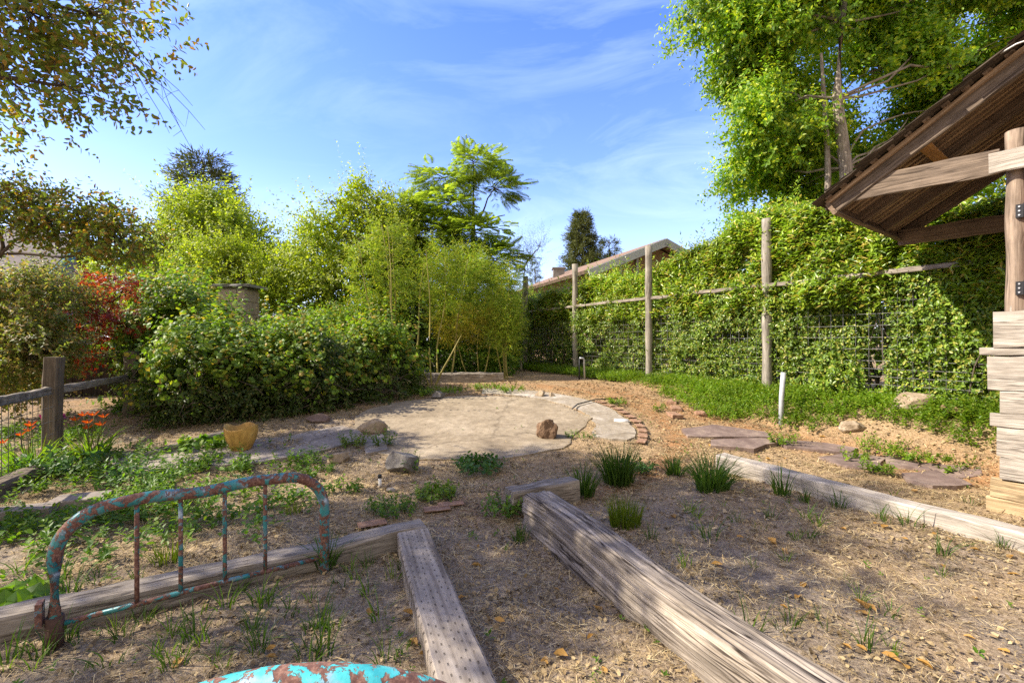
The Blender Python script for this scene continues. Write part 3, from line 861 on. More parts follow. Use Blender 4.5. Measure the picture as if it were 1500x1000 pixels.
for k in range(-2, 4):
    m = MB(); m.plank(FPt(k * SP_ + .03, .175, 2.17), FPt((k + 1) * SP_ - .03, .175, 2.17 + .012 * math.sin(k * 2)), .035, .058, wob=.008)
    m.build('rail', M['grey_wood'], wf)
    m = MB(); s0, s1 = k * SP_ + .06, (k + 1) * SP_ - .06
    zb = .45
    for s in np.arange(s0, s1, .152):
        m.tube([FPt(s, .09, zb), FPt(s, .09 + .015 * math.sin(s * 3), 1.3), FPt(s, .09, 2.14)], .0032, 4, caps=False)
    for z in [zb + .1 * i for i in range(7)] + [zb + .6 + .152 * i for i in range(1, 8)]:
        m.tube([FPt(s0, .093, z), FPt((s0 + s1) / 2, .093 + .012 * math.sin(z * 9), z), FPt(s1, .093, z)], .0032, 4, caps=False)
    m.build('wire_panel', M['wire'], wf)

# ------------------------------------------------------------------ hedge grown along the fence
hz = lambda s: np.interp(s, [-7, -2.4, -1.2, 0, 1.2, 2.44, 4.9, 7.3, 10], [2.6, 2.75, 2.95, 3.2, 3.0, 2.66, 2.5, 2.5, 2.6])
hedge = thing('hedge', 'tall dense green hedge with light new shoots growing through the wire fence', 'hedge', (*FPt(3, -.4)[:2], .5))
def hedge_pts(n, z0, z1f, seed, face=.75):
    s = np.where(rng.random(n) < .5, rng.uniform(-4.2, 1.8, n), rng.uniform(-4.6, 10.4, n)); zt = z1f(s) + (fbm(s * 1.3, 0 * s, 0, seed) - .5) * .55
    f = rng.random(n)
    onface = rng.random(n) < face
    z = z0 + (zt - z0) * f ** .85
    bulge = (fbm(s * 1.1, z * 1.3, 0, seed + 3) - .5) * .55 + (vnoise(s * 3.5, z * 3.5, 0, seed + 7) - .5) * .22
    d = np.where(onface, .06 - .10 * sstep(1.9, 2.3, z) + .8 * bulge - .22 * rng.random(n) ** 2, -.1 - .9 * rng.random(n))
    z = np.where(onface, z, zt - .18 * rng.random(n))
    P = np.stack([FP[0] + FU[0] * s + FN[0] * d, FP[1] + FU[1] * s + FN[1] * d, z], 1)
    keep = vnoise(s * 2.2, z * 2.2, 0, seed + 11) > .18
    return P[keep], onface[keep]
lb = LB()
P, of = hedge_pts(17000, 1.7, hz, 40)
A = rdir(len(P)) * .35; A[:, 2] += .9; A[:, :2] += FN * .45
lb.add(*shoots(P, A, .16 + .18 * rng.random(len(P)), 9, .125, 1.0, LANCE, .05))
s = rng.uniform(-4.6, 10, 1300); zt = hz(s) + (fbm(s * 1.3, 0 * s, 0, 40) - .5) * .55 - .1; d = -.05 - .7 * rng.random(1300)
P = np.stack([FP[0] + FU[0] * s + FN[0] * d, FP[1] + FU[1] * s + FN[1] * d, zt], 1)
A = rdir(1300) * .3; A[:, 2] += 1
lb.add(*shoots(P, A, .25 + .55 * rng.random(1300) ** 3, 12, .11, .85, LANCE, 0))
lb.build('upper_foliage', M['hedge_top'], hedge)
lb = LB()
P, of = hedge_pts(32000, .42, lambda s: 2.15 + 0 * s, 60, .74)
A = rdir(len(P)) * .7; A[:, 2] += .35; A[:, :2] += FN * .6
lb.add(*shoots(P, A, .12 + .14 * rng.random(len(P)), 8, .062, 1.1, OVAL, .1))
n = 9000; s = rng.uniform(-4.6, 10.2, n); z = .45 + 2.0 * rng.random(n); d = -.35 - .5 * rng.random(n)
P = np.stack([FP[0] + FU[0] * s + FN[0] * d, FP[1] + FU[1] * s + FN[1] * d, z], 1)
lb.add(*shoots(P, rdir(n) + [0, 0, .3], .2, 8, .08, 1.1, OVAL, .1))
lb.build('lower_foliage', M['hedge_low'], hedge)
m = MB()
for k in range(150):
    s = random.uniform(-4.5, 10); d = random.uniform(-.6, -.2); b = FPt(s, d, .45)
    e = FPt(s + random.uniform(-.5, .5), d + random.uniform(-.15, .25), random.uniform(1.6, 2.9))
    m.tube(curve(b, e, 5, .12, k), [.018, .016, .013, .011, .008, .005], 5, caps=False)
for k in range(90):
    s = random.uniform(-4.2, 8); b = FPt(s, random.uniform(-.05, .08), .45); e = FPt(s + random.uniform(-.35, .35), random.uniform(-.1, .12), random.uniform(.9, 2.0))
    m.tube(curve(b, e, 5, .12, k + .5), [.010, .009, .008, .007, .005, .003], 5, caps=False)
m.build('stems', M['bark_dark'], hedge)

# ------------------------------------------------------------------ low fence on the left
lf = thing('wire_fence', 'low fence with brown square posts, one rail and wire mesh', 'fence', (-5.0, 4.95, 0))
LPs = [Vector((-4.18, 3.3, 0)), Vector((-5.02, 4.98, 0)), Vector((-5.66, 6.75, 0)), Vector((-6.3, 8.5, .1))]
for k, p in enumerate(LPs[1:3] + LPs[:1]):
    g = g1(p.x, p.y); m = MB(); w = .14 if k != 1 else .145
    m.plank((p.x, p.y, g - .15), (p.x + .01, p.y, 1.13 if k != 1 else 1.15), w, w, up=(.3, -1, 0), bev=.018, wob=.012)
    m.build('post', M['brown_post'], lf)
for k in range(0, 3):
    a, b = LPs[k].copy(), LPs[k + 1].copy(); u = (b - a).normalized()
    a += u * .11; b -= u * .11
    a.z = b.z = .765
    m = MB(); m.plank(a, b, .05, .085, wob=.012); m.build('rail', M['grey_wood'], lf)
    if k < 1:
        m = MB(); n = 15; a2, b2 = a.copy(), b.copy()
        off = Vector((u.y, -u.x, 0)) * .035
        for i in range(n + 1):
            p = a.lerp(b, i / n) + off; m.tube([(p.x, p.y, .0), (p.x, p.y, .80)], .0035, 4, caps=False)
        for z in (.05, .18, .31, .45, .60, .74):
            m.tube([(a.x + off.x * 1.1, a.y + off.y * 1.1, z), (b.x + off.x * 1.1, b.y + off.y * 1.1, z)], .0035, 4, caps=False)
        m.build('wire_panel', M['wire_dark'], lf)

# dark board fence behind the red maple
bfence = thing('board_fence', 'dark board fence in the shade behind the red maple', 'fence', (-6.6, 9.0, .2))
a, b = Vector((-9.6, 7.4, 0)), Vector((-5.3, 8.4, 0)); n = 32
m = MB(); u = (b - a) / n; ud = u.normalized()
for i in range(n):
    c = a + u * (i + .5); m.plank((c.x, c.y, .0), (c.x, c.y, 1.25 + .02 * math.sin(i * 3)), u.length * .95, .022, up=(ud.y, -ud.x, 0), wob=.004, seg=4)
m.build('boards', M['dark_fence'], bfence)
for z in (.35, 1.0):
    m = MB(); off = Vector((-ud.y, ud.x, 0)) * .05
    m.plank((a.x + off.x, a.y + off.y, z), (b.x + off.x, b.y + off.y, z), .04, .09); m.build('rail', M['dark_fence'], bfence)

#@@SHED
# ------------------------------------------------------------------ shed with overhanging shake roof
A0 = np.array([2.93, 4.25]); dD = np.array([.58, -.81]); dD = dD / np.linalg.norm(dD); eD = np.array([-dD[1], dD[0]])
def S(t, e, z): p = A0 + dD * t + eD * e; return Vector((p[0], p[1], z))
D3, E3, Z3 = Vector((*dD, 0)), Vector((*eD, 0)), Vector((0, 0, 1))
PIT = R(33); UP3 = D3 * math.cos(PIT) + Z3 * math.sin(PIT); NR = -D3 * math.sin(PIT) + Z3 * math.cos(PIT)
UPm = -D3 * math.cos(PIT) + Z3 * math.sin(PIT)
EL, RT = 2.02, 1.42                      # eave length, horizontal run to the ridge
ZE = 2.60
def RF(r, e, n=0): return S(0, e, ZE) + UP3 * r + NR * n
RL = RT / math.cos(PIT)
def RB(r, e, n=0):                       # the other slope, r from its eave
    return S(2 * RT, e, ZE) + UPm * r + (D3 * math.sin(PIT) + Z3 * math.cos(PIT)) * n
shed = thing('shed', 'weathered garden shed with an overhanging shake roof and stacked grey plank base', 'shed', S(1.5, 1.0, 0.05)[:])
def part(mb, name, mat, parent=None, label=None):
    o = mb.build(name, mat, parent or shed)
    if label: o['label'] = label
    return o
# rafters on both slopes (each a part)
for e in (.03, .68, 1.33, 1.97):
    m = MB(); m.plank(RF(.02, e, -.082), RF(RL - .02, e, -.082), .042, .115, up=NR[:], wob=.004, seg=14); part(m, 'rafter', M['roof_wood'] if e > .1 else M['tie_wood'])
    m = MB(); m.plank(RB(.02, e, -.082), RB(RL - .02, e, -.082), .042, .115, up=(D3 * math.sin(PIT) + Z3 * math.cos(PIT))[:], wob=.004, seg=14); part(m, 'rafter', M['roof_wood'])
m = MB(); m.plank(RF(.0, -.02, -.09), RF(.0, EL, -.09), .04, .13, up=NR[:], wob=.006); part(m, 'eave_board', M['roof_wood'])
# lattice of lath under the shakes: strips along the slope and across it
for F_ in (RF, RB):
    m = MB()
    for e in np.arange(.0, EL, .105):
        m.plank(F_(.0, e, -.02), F_(RL, e, -.02), .04, .034, up=NR[:], bev=.002, wob=.006, seg=8)
    part(m, 'lath', M['lath'])
    m = MB()
    for r in np.arange(.05, RL, .135):
        m.plank(F_(r, -.06, .004), F_(r, EL + .04, .004), .05, .016, up=NR[:], bev=.002, wob=.004, seg=8)
    part(m, 'batten', M['roof_wood'])
    m = MB(); r = -.06; row = 0
    while r < RL:
        e = -.09 - .05 * random.random()
        while e < EL + .05:
            w = random.uniform(.09, .17); tl = .012 * random.random()
            a_, b_ = F_(r - .02 * random.random(), e + w / 2, .028 + tl), F_(min(r + .30, RL + .03), e + w / 2, .016 + .006 * random.random())
            nn = NR if F_ is RF else (D3 * math.sin(PIT) + Z3 * math.cos(PIT))
            m.plank(a_, b_, w - .006, .016, up=nn[:], bev=.003, wob=.004, seg=3)
            e += w
        r += .135; row += 1
    part(m, 'shakes', M['shake'])
m = MB(); rt = RF(RL, 0, .05)
m.tube([S(RT, -.14, rt.z + .015), S(RT, 1, rt.z + .02), S(RT, EL + .1, rt.z + .015)], .055, 10); part(m, 'ridge_cap', M['pvc'])
# ties, posts, collar, strut
PT = 1.19
ztie = 2.645
m = MB(); m.plank(S(.10, .05, ztie + .02), S(PT - .08, .05, ztie - .01), .045, .185, wob=.006); part(m, 'tie_beam', M['tie_wood'])
m = MB(); m.plank(S(.06, 1.90, 2.50), S(2.7, 1.90, 2.50), .05, .17, wob=.006); part(m, 'tie_beam', M['roof_wood'])
m = MB(); m.plank(RF(.74, .055, -.10), RF(.74, 1.30, -.10), .085, .05, up=NR[:], wob=.002); part(m, 'strut', M['strut'])
def post(t, e, z0, z1, r):
    m = MB(); prof = [(math.cos(2 * math.pi * j / 20), math.sin(2 * math.pi * j / 20)) for j in range(20)]
    m.ext([S(t, e, z0 + (z1 - z0) * i / 16) for i in range(17)], prof, scales=[r + .004 * math.sin(i * .9) for i in range(17)], disp=lambda L, j, a, b: 1 + .05 * mnoise.noise((L * 1.2, j * .6, e)), smooth=True)
    return part(m, 'post', M['shed_post'])
post(PT + .01, .06, 1.42, 2.83, .062); post(PT + .03, 1.92, 0, 2.5, .08); post(2.62, .06, 0, 2.6, .085); post(2.62, 1.92, 0, 2.6, .085)
m = MB(); m.plank(S(PT - .12, -.045, 2.60), S(2.7, -.045, 2.63), .04, .15, wob=.006, seg=20); part(m, 'collar_board', M['shed_grey'])
# stacked plank base: each plank a part
zc = g1(*S(PT, 0, 0)[:2]) - .03
hs = [(.10, -.015, 'tan'), (.11, .0, 'tan'), (.13, .03, 'g'), (.17, .02, 'g'), (.08, .0, 'g'), (.13, .03, 'g'), (.20, -.01, 'g'), (.05, -.035, 'g'), (.21, .01, 'g')]
tot = 1.52 - zc; sc0 = tot / sum(h for h, _, _ in hs)
for k, (h, off, c) in enumerate(hs):
    h *= sc0
    o = MB(); o.plank(S(PT - .11 + off * 1.6, -.05 + (.02 if h < .07 else 0), zc + h / 2), S(2.7, -.05, zc + h / 2), .05 + (.04 if h < .08 else .012 * (k % 3)), h - .007, bev=.006, wob=.007, seg=24)
    part(o, 'plank', M['shed_tan'] if c == 'tan' else M['shed_grey'], label='tan plank at the foot of the stack' if c == 'tan' else None)
    zc += h
# end wall and back wall planks (one wall each)
for (p, q_) in ((S(PT, .0, 0), S(PT, 1.9, 0)), (S(2.7, 0, 0), S(2.7, 1.95, 0)), (S(PT, 1.95, 0), S(2.7, 1.95, 0))):
    m = MB()
    for i in range(9):
        z = .12 + i * .17
        m.plank((p.x, p.y, z), (q_.x, q_.y, z), .04, .165, wob=.006)
    part(m, 'wall', M['shed_grey'])
# red door with two black hinges
dr = MB()
for i in range(6):
    t = PT + .055 + i * .22
    dr.plank(S(t + .11, .0, 1.54), S(t + .11, .0, 2.50), .214, .03, up=(-E3)[:], wob=.003, seg=8)
door = part(dr, 'door', M['red_paint'])
for z in (1.68, 2.23):
    h = MB(); h.box(S(PT + .032, -.018, z), (.046, .02, .095), (D3, E3, Z3)); h.box(S(PT + .075, -.022, z), (.036, .016, .05), (D3, E3, Z3))
    h.box(S(PT + .24, -.023, z), (.30, .012, .036), (D3, E3, Z3))
    h.tube([S(PT + .058, -.034, z - .055), S(PT + .058, -.034, z + .055)], .010, 8)
    ho = h.build('hinge', M['black'], door)
    sc_m = MB()
    for dz in (-.03, .0, .03): sc_m.tube([S(PT + .027, -.026, z + dz), S(PT + .027, -.034, z + dz)], .006, 8)
    sc_m.build('screws', M['screw'], ho if 0 else door)

m = MB(); m.tube([RF(RL * .80, -.1, .03), RF(RL * .85, -.16, -.02), RF(RL * .93, -.14, -.10), RF(RL * .97, -.10, -.05), RF(RL * .97, -.1, .06)], .006, 6); part(m, 'cable', M['cable'])

#@@BUILDINGS
# ------------------------------------------------------------------ neighbouring houses
hr = thing('house', 'neighbour house with a tan shingled gable roof rising over the hedge', 'house', (6, 18, .5))
pk = Vector((5.4, 16, 4.92)); el = Vector((2.47, 15.0, 3.67)); gd = Vector((el.x - pk.x, el.y - pk.y, 0)); run = gd.length; gd.normalize()
bk = Vector((gd.y, -gd.x, 0)); bk = bk if bk.y > 0 else -bk
def gable(root, pk, gd, bk, run, rise, depth, mat, fasc, wallm, over=.35, zb=.3, wi=.45, th=.12):
    for sg in (1, -1):
        e = pk + gd * run * sg - Vector((0, 0, rise)); up = Vector((0, 0, 1))
        V_ = [pk, pk + bk * depth, e + bk * depth, e]
        sl = (pk - e).length
        nn = ((pk - e).cross(bk)).normalized(); nn = nn if nn.z > 0 else -nn
        V2 = [v - nn * th for v in V_]
        Gc = [(0, sl, 0), (depth, sl, 0), (depth, 0, 0), (0, 0, 0)] * 2
        m = MB(); m.add([v[:] for v in V_ + V2], [(0, 1, 2, 3), (7, 6, 5, 4), (0, 3, 7, 4), (1, 5, 6, 2), (2, 6, 7, 3)], Gc); m.build('roof', mat, root)
        m = MB(); m.plank(pk - bk * .05 - nn * .14, e - bk * .05 - nn * .14, .06, .26, up=nn[:], wob=0); m.build('fascia', fasc, root)
    l, r = pk + gd * (run - wi) + bk * over, pk - gd * (run - wi) + bk * over
    zt = pk.z - rise * (1 - wi / run) - .2
    f = lambda v, z: (v.x, v.y, z)
    top = pk + bk * over; l2, r2 = l + bk * (depth - 2 * over), r + bk * (depth - 2 * over)
    m = MB(); m.add([f(l, zb), f(r, zb), f(r, zt), f(top, pk.z - .25), f(l, zt), f(l2, zb), f(r2, zb), f(r2, zt), f(top + bk * (depth - 2 * over), pk.z - .25), f(l2, zt)],
                    [(0, 1, 2, 3, 4), (5, 9, 8, 7, 6), (0, 4, 9, 5), (1, 6, 7, 2)]); m.build('wall', wallm, root)
    return l, r, zt
l, r, zt = gable(hr, pk, gd, bk, run, 1.25, 8.5, M['roof_tan'], M['fascia_grey'], M['wall_tan'], .5)
for t in (.28, .5, -.3):
    p = pk + gd * run * t + bk * .44; m = MB(); m.plank((p.x, p.y, 2.4), (p.x, p.y, pk.z - abs(t) * 1.25 - .3), .09, .05, up=bk[:]); m.build('gable_stud', M['fascia_grey'], hr)
m = MB(); p = pk + bk * 5.5 + gd * 1.6; m.box((p.x, p.y, pk.z - .55), (.5, .5, .42)); m.box((p.x, p.y, pk.z - .32), (.6, .6, .06)); m.build('chimney', M['cap'], hr)

hl = thing('house', 'neighbour house with grey shingle roof and teal fascia at the left', 'house', (-14, 14, .3))
ec = Vector((-11.3, 11.0, 2.9)); rk = Vector((-2.3, 3.5, 0)).normalized(); ev = Vector((-rk.y, rk.x, 0))
ev = ev if ev.x < 0 else -ev
gable(hl, ec + rk * 4.2 + Vector((0, 0, 1.8)), -rk, ev, 4.2, 1.8, 8, M['roof_grey'], M['fascia_teal'], M['wall_grey'], .35, .1, .5, .1)

# outdoor stone chimney behind the vine
ch = thing('stone_chimney', 'square stone chimney with a flat grey cap rising behind the vine', 'chimney', (-5.99, 10.0, .4))
m = MB(); zz = .4
while zz < 2.46:
    h = random.uniform(.13, .30); h = min(h, 2.46 - zz)
    if h < .06: break
    x0 = -6.28
    cuts = sorted([0, .58] + [random.uniform(.15, .43)])
    for a_, b_ in zip(cuts[:-1], cuts[1:]):
        m.box((x0 + (a_ + b_) / 2, 10.0 - .012 * random.random(), zz + h / 2), (b_ - a_ - .014, .56, h - .014))
    zz += h
def stone_random():
    mm, nt, b, out = newmat('mixed_stone')
    geo = nd(nt, 'ShaderNodeNewGeometry')
    c = ramp(nt, geo.outputs['Random Per Island'], [(0, (.50, .34, .21)), (.25, (.40, .31, .24)), (.45, (.58, .46, .33)), (.65, (.36, .24, .16)), (.85, (.54, .43, .32))], 'CONSTANT')
    n = noise_(nt, geo.outputs['Position'], 9, 6, .7)
    c = mixc(nt, .8, c, ramp(nt, n, [(.3, .6), (.65, 1.15)]), 'MULTIPLY'); nt.links.new(c, b.inputs['Base Color']); b.inputs['Roughness'].default_value = .9
    bump(nt, b, n, .6, .02); return mm
m.build('stonework', stone_random(), ch)
m = MB(); m.box((-5.99, 10.0, 1.4), (.545, .52, 2.1)); m.build('mortar_core', M['concrete_grey'], ch)
m = MB(); m.plank((-6.38, 10.0, 2.49), (-5.56, 10.0, 2.49), .72, .055, wob=.004); m.build('cap', M['cap'], ch)

#@@SMALL
# ------------------------------------------------------------------ rocks, bricks, stones, pot, pipes
def put_rock(px, py, w, h, dep, mat, label, seed, name='rock', cat='rock', sink=.25, rough=.35, rot=0):
    b = gp(px, py)
    V_, F_ = rock((b.x, b.y + dep * .4, b.z + h * (.5 - sink)), (w / 2 * 1.25, dep / 2 * 1.25, h / 2 * 1.3), seed, rot, rough)
    m = MB(); m.add(V_, F_); 
    return solo(m, name, M[mat], label, cat, loc=(b.x, b.y, b.z))
put_rock(803, 645, .24, .25, .22, 'rock_brown', 'rough brown upright rock at the edge of the patio', 3, sink=.12, rough=.6)
put_rock(541, 640, .29, .21, .24, 'rock_tan', 'tan block-like rock among the weeds left of the patio', 4, sink=.1)
put_rock(586, 695, .26, .23, .30, 'rock_grey', 'smooth dark grey rock leaning between two weeds', 8, sink=.15, rough=.2, rot=.5)
put_rock(792, 583, .17, .13, .16, 'rock_tan', 'larger of two small tan stones on the far patio edge', 11, sink=.1)
put_rock(809, 584, .12, .10, .12, 'rock_tan', 'smaller of two small tan stones on the far patio edge', 12, sink=.1)
put_rock(640, 585, .22, .13, .2, 'rock_grey', 'small dark stone at the shaded rim of the patio', 13, sink=.1)
put_rock(1352, 632, .42, .22, .30, 'rock_tan', 'large pale boulder in the greenery below the hedge', 17, sink=.2)
put_rock(1258, 612, .26, .13, .2, 'rock_tan', 'flat pale rock peeping out of the ground cover', 19, sink=.2)
put_rock(1408, 628, .18, .16, .2, 'rock_brown', 'small reddish rock right of the large pale boulder', 20, sink=.2)
put_rock(1030, 610, .16, .12, .16, 'brick', 'rusty orange rock at the rim of the ground cover', 22, sink=.2)
put_rock(462, 620, .35, .12, .16, 'flag', 'flat reddish stone under the right side of the vine', 23, sink=.1)
put_rock(572, 722, .07, .05, .06, 'rock_grey', 'small round grey pebble in the mulch', 31, sink=.2, rough=.15)
put_rock(437, 728, .09, .07, .08, 'rock_grey', 'small grey stone seen inside the bed frame arch', 32, sink=.2, rough=.15)
put_rock(496, 678, .22, .1, .1, 'rock_tan', 'pale broken stone left of the smooth dark rock', 33, sink=.15, rot=.4)

def brick_at(x, y, rot, label, lx=.2, ly=.095, h=.06, mat='brick', group='bricks edging the patio', name='brick', cat='brick', tilt=0):
    z = float(ground(x, y, False)); m = MB()
    c, s_ = math.cos(rot), math.sin(rot)
    m.plank((x - c * lx / 2, y - s_ * lx / 2, z + .012), (x + c * lx / 2, y + s_ * lx / 2, z + .012 + tilt), ly, h, bev=.008, wob=.004)
    return solo(m, name, M[mat], label, cat, group, (x, y, z))
for k, a in enumerate(np.arange(-22, 34, 5.6)):
    rr = 2.33; brick_at(PC[0] + rr * math.cos(R(a)), PC[1] + rr * math.sin(R(a)), R(a + 90), 'old red brick laid in the curved edge of the pale patio ring', .215, .105, .012)
for k, (px, py, rz) in enumerate(((985, 590, 1.1), (990, 600, 1.35), (988, 611, 1.6))):
    p = gp(px, py); brick_at(p.x, p.y, rz, ['orange brick lying farthest along the short loose row', 'orange brick in the middle of the short loose row', 'orange brick with its end showing, nearest of the short loose row'][k], .26, .15, .05, group=None, tilt=.01)
for k, (px, py, rz, lx) in enumerate(((640, 748, .3, .20), (660, 742, .3, .2), (545, 770, .45, .19))):
    p = gp(px, py); brick_at(p.x, p.y, rz, ['brick half buried in the mulch before the patio', 'brick half buried in the mulch before the patio', 'brick at the corner of the two low timbers'][k], lx, .095, .012, group='half buried bricks' if k < 2 else None)

# purple flagstones of the path on the right
flags = [((1000, 632), (1045, 626), (1120, 634), (1128, 643), (1060, 645), (1005, 641), 'dark flagstone at the far end of the right path'),
         ((1040, 648), (1120, 646), (1140, 655), (1100, 663), (1040, 657), 'flagstone in the middle of the right path'),
         ((1135, 645), (1205, 650), (1262, 662), (1240, 668), (1150, 658), 'long flagstone running beside the ground cover'),
         ((1200, 672), (1250, 668), (1300, 676), (1290, 690), (1240, 686), 'flagstone with a leafy weed at its left end'),
         ((1300, 672), (1380, 672), (1440, 684), (1440, 697), (1370, 694), (1310, 686), 'wide flagstone in front of the orange soil'),
         ((1320, 697), (1400, 698), (1420, 712), (1370, 717), (1330, 708), 'flagstone nearest the shed planks')]
for f in flags:
    lab = f[-1]; poly = []
    for q_ in f[:-1]:
        p = gp(*q_); poly.append((p.x, p.y))
    o = sheet('flagstone', poly, M['flag'], .018, kind=None, wob=.10); tag(o, lab, 'flagstone')
poly = [(1.60, 1.28), (1.42, 1.22), (1.35, 1.0), (1.7, .85), (2.0, 1.1), (1.9, 1.35)]
o = sheet('flagstone', [(x_, y_) for x_, y_ in poly], M['flag'], .07, kind=None, wob=.03); tag(o, 'dark reddish flagstone in the near right corner', 'flagstone')
for k, (px, py, l1, w1, lab) in enumerate(((118, 742, .34, .2, 'grey concrete block in the weeds behind the bed frame'), (30, 760, .4, .16, 'concrete edging block near the left wire fence'))):
    p = gp(px, py); brick_at(p.x, p.y, .35, lab, l1, w1, .1, 'concrete_grey', None, 'concrete_block', 'block')

# wavy-rimmed clay pot
def clay_pot():
    b = gp(353, 659); root = thing('clay_pot', 'ochre clay pot with a wavy scooped rim in front of the vine', 'pot', b[:])
    n, k = 48, 16; V_ = []; F_ = []
    def ring_(f, rs, zs): 
        for j in range(n):
            a = 2 * math.pi * j / n; rim = (.024 * math.cos(2 * a + .1) if math.sin(a + .05) < 0 else .024 * (.25 + .75 * math.cos(4 * a + .2))) * f ** 2
            V_.append((b.x + rs * .84 * math.cos(a), b.y + rs * .72 * math.sin(a), b.z + zs + rim))
    for i in range(k):
        f = i / (k - 1); ring_(f, .115 + .105 * math.sin(f * 1.75) - .012 * f, .27 * f)
    for i in range(8):
        f = 1 - i / 7; ring_(max(f, .0), .192 * (.6 + .4 * f) * (1 if i else 1.02), .265 * (.62 + .38 * f))
    tot_ = k + 8
    for i in range(tot_ - 1):
        for j in range(n): F_.append((i * n + j, i * n + (j + 1) % n, (i + 1) * n + (j + 1) % n, (i + 1) * n + j))
    F_.append(tuple(range(n))[::-1])
    m = MB(); m.add(V_, F_, None, True); m.build('pot_wall', M['terracotta'], root)
    m = MB(); ids = []
    Vs = [(b.x, b.y, b.z + .165)] + [(b.x + .125 * math.cos(2 * math.pi * j / 24), b.y + .105 * math.sin(2 * math.pi * j / 24), b.z + .16) for j in range(24)]
    m.add(Vs, [(0, 1 + j, 1 + (j + 1) % 24) for j in range(24)]); m.build('soil', M['dark_soil'], root)
clay_pot()
# pipes
b = gp(1144, 598); m = MB(); m.tube([(b.x, b.y, b.z - .1), (b.x + .01, b.y, b.z + .35), (b.x + .035, b.y, b.z + .68)], .031, 12)
solo(m, 'standpipe', M['pvc'], 'leaning pale grey pipe stub in front of the tallest near post', 'pipe', loc=b[:])
b = gp(853, 556); rt_ = thing('standpipe', 'thin metal standpipe with a bent top beside a fence post', 'pipe', b[:])
m = MB(); m.tube([(b.x + .05, b.y, b.z - .1), (b.x + .04, b.y, b.z + .42), (b.x + .02, b.y, b.z + .46), (b.x - .06, b.y, b.z + .46)], .022, 10); m.build('pipe', M['metal'], rt_)
m = MB(); m.tube([(b.x - .06, b.y, b.z + .47), (b.x - .065, b.y, b.z - .1)], .016, 8); m.build('rod', M['black'], rt_)
b = gp(557, 712); rt_ = thing('irrigation_riser', 'white irrigation riser with a black cap among the weeds', 'riser', b[:])
m = MB(); m.tube([(b.x, b.y, b.z - .03), (b.x - .004, b.y, b.z + .075)], .013, 10); m.build('stem', M['white_plastic'], rt_)
m = MB(); m.tube([(b.x - .004, b.y, b.z + .075), (b.x - .005, b.y, b.z + .105)], .017, 10); m.build('cap', M['black'], rt_)
b = gp(911, 620); m = MB(); m.tube([(b.x - .1, b.y + .02, b.z + .03), (b.x + .08, b.y - .05, b.z + .035)], .034, 10)
solo(m, 'pipe_stub', M['white_plastic'], 'short piece of white pipe lying right of the patio', 'pipe', loc=b[:])
hp = [gp(*q_) for q_ in ((776, 582), (790, 578), (808, 580))] + [gp(*q_) for q_ in ((838, 603), (846, 596), (872, 589), (905, 587))]
m = MB(); m.tube([p + Vector((0, 0, .045)) for p in hp[3:]], .011, 6); solo(m, 'hose', M['hose'], 'thin dark hose curving over the pale concrete ring', 'hose', loc=hp[3][:])

#@@PLANTS
# ------------------------------------------------------------------ ground cover and weeds
def cover_points(n, fn, xr, yr):
    P = np.stack([rng.uniform(*xr, n), rng.uniform(*yr, n)], 1)
    return P[rng.random(n) < fn(P[:, 0], P[:, 1])]
def fence_band(x, y):
    d = (x - FP[0]) * FN[0] + (y - FP[1]) * FN[1]; s = (x - FP[0]) * FU[0] + (y - FP[1]) * FU[1]
    w = np.interp(s, [-4, -2.2, -.8, .5, 2.4, 5, 8], [.55, .75, 1.25, 1.15, .8, .75, .7]) + (fbm(x * 1.7, y * 1.7, 0, 71) - .5) * .9
    return np.where((d > -.15) & (d < w) & (s > -4) & (s < 8.2), np.clip(1.8 * (1 - d / np.maximum(w, .05)) + .15, 0, 1) * (.3 + .7 * (fbm(x * 3, y * 3, 0, 73) > .43)), 0)
P = cover_points(190000, fence_band, (-2.0, 6.5), (3.2, 14.5)); n = len(P)
P3 = np.column_stack([P, ground(P[:, 0], P[:, 1])]); A = rdir(n) * .45; A[:, 2] += 1
lb = LB().add(*shoots(P3, A, .07 + .14 * rng.random(n), 7, .04 + .012 * rng.random(n), 1.15, OVAL, 0, .25))
tag(lb.build('ground_cover', M['cover'], off=np.zeros(3)), 'bright green leafy ground cover along the foot of the hedge', 'ground cover', kind='stuff')

def patch(px, py, r): p = gp(px, py); return (p.x, p.y, r)
wp = [patch(60, 790, .55), patch(150, 760, .5), patch(20, 700, .5), patch(140, 690, .5), patch(330, 770, .3), patch(420, 745, .2), patch(250, 700, .35), patch(370, 690, .3),
      patch(250, 790, .33), patch(40, 850, .25), patch(140, 825, .25), patch(300, 735, .4), patch(60, 725, .5), patch(-40, 780, .5), patch(440, 685, .2), patch(310, 678, .3), patch(200, 730, .4), (-5.5, 5.5, .4), (-6.3, 5.4, .5), (-6.0, 7.1, .45)]
def weedfn(x, y):
    o = 0
    for cx, cy, r in wp: o = np.maximum(o, np.exp(-(((x - cx) ** 2 + (y - cy) ** 2) / r ** 2) * 1.3))
    return np.clip(o * 1.5 * (fbm(x * 3.2, y * 3.2, 0, 83) - .30) * 1.25, 0, 1)
P = cover_points(32000, weedfn, (-7, -.9), (2.0, 7.6)); n = len(P)
P3 = np.column_stack([P, ground(P[:, 0], P[:, 1])]); A = rdir(n) * .5; A[:, 2] += 1
lb = LB().add(*shoots(P3, A, .06 + .11 * rng.random(n), 7, .045 + .02 * rng.random(n), 1.15, OVAL, .05, .25))
tag(lb.build('weed_cover', M['weed'], off=np.zeros(3)), 'low green weeds spreading behind the bed frame', 'weeds', kind='stuff')
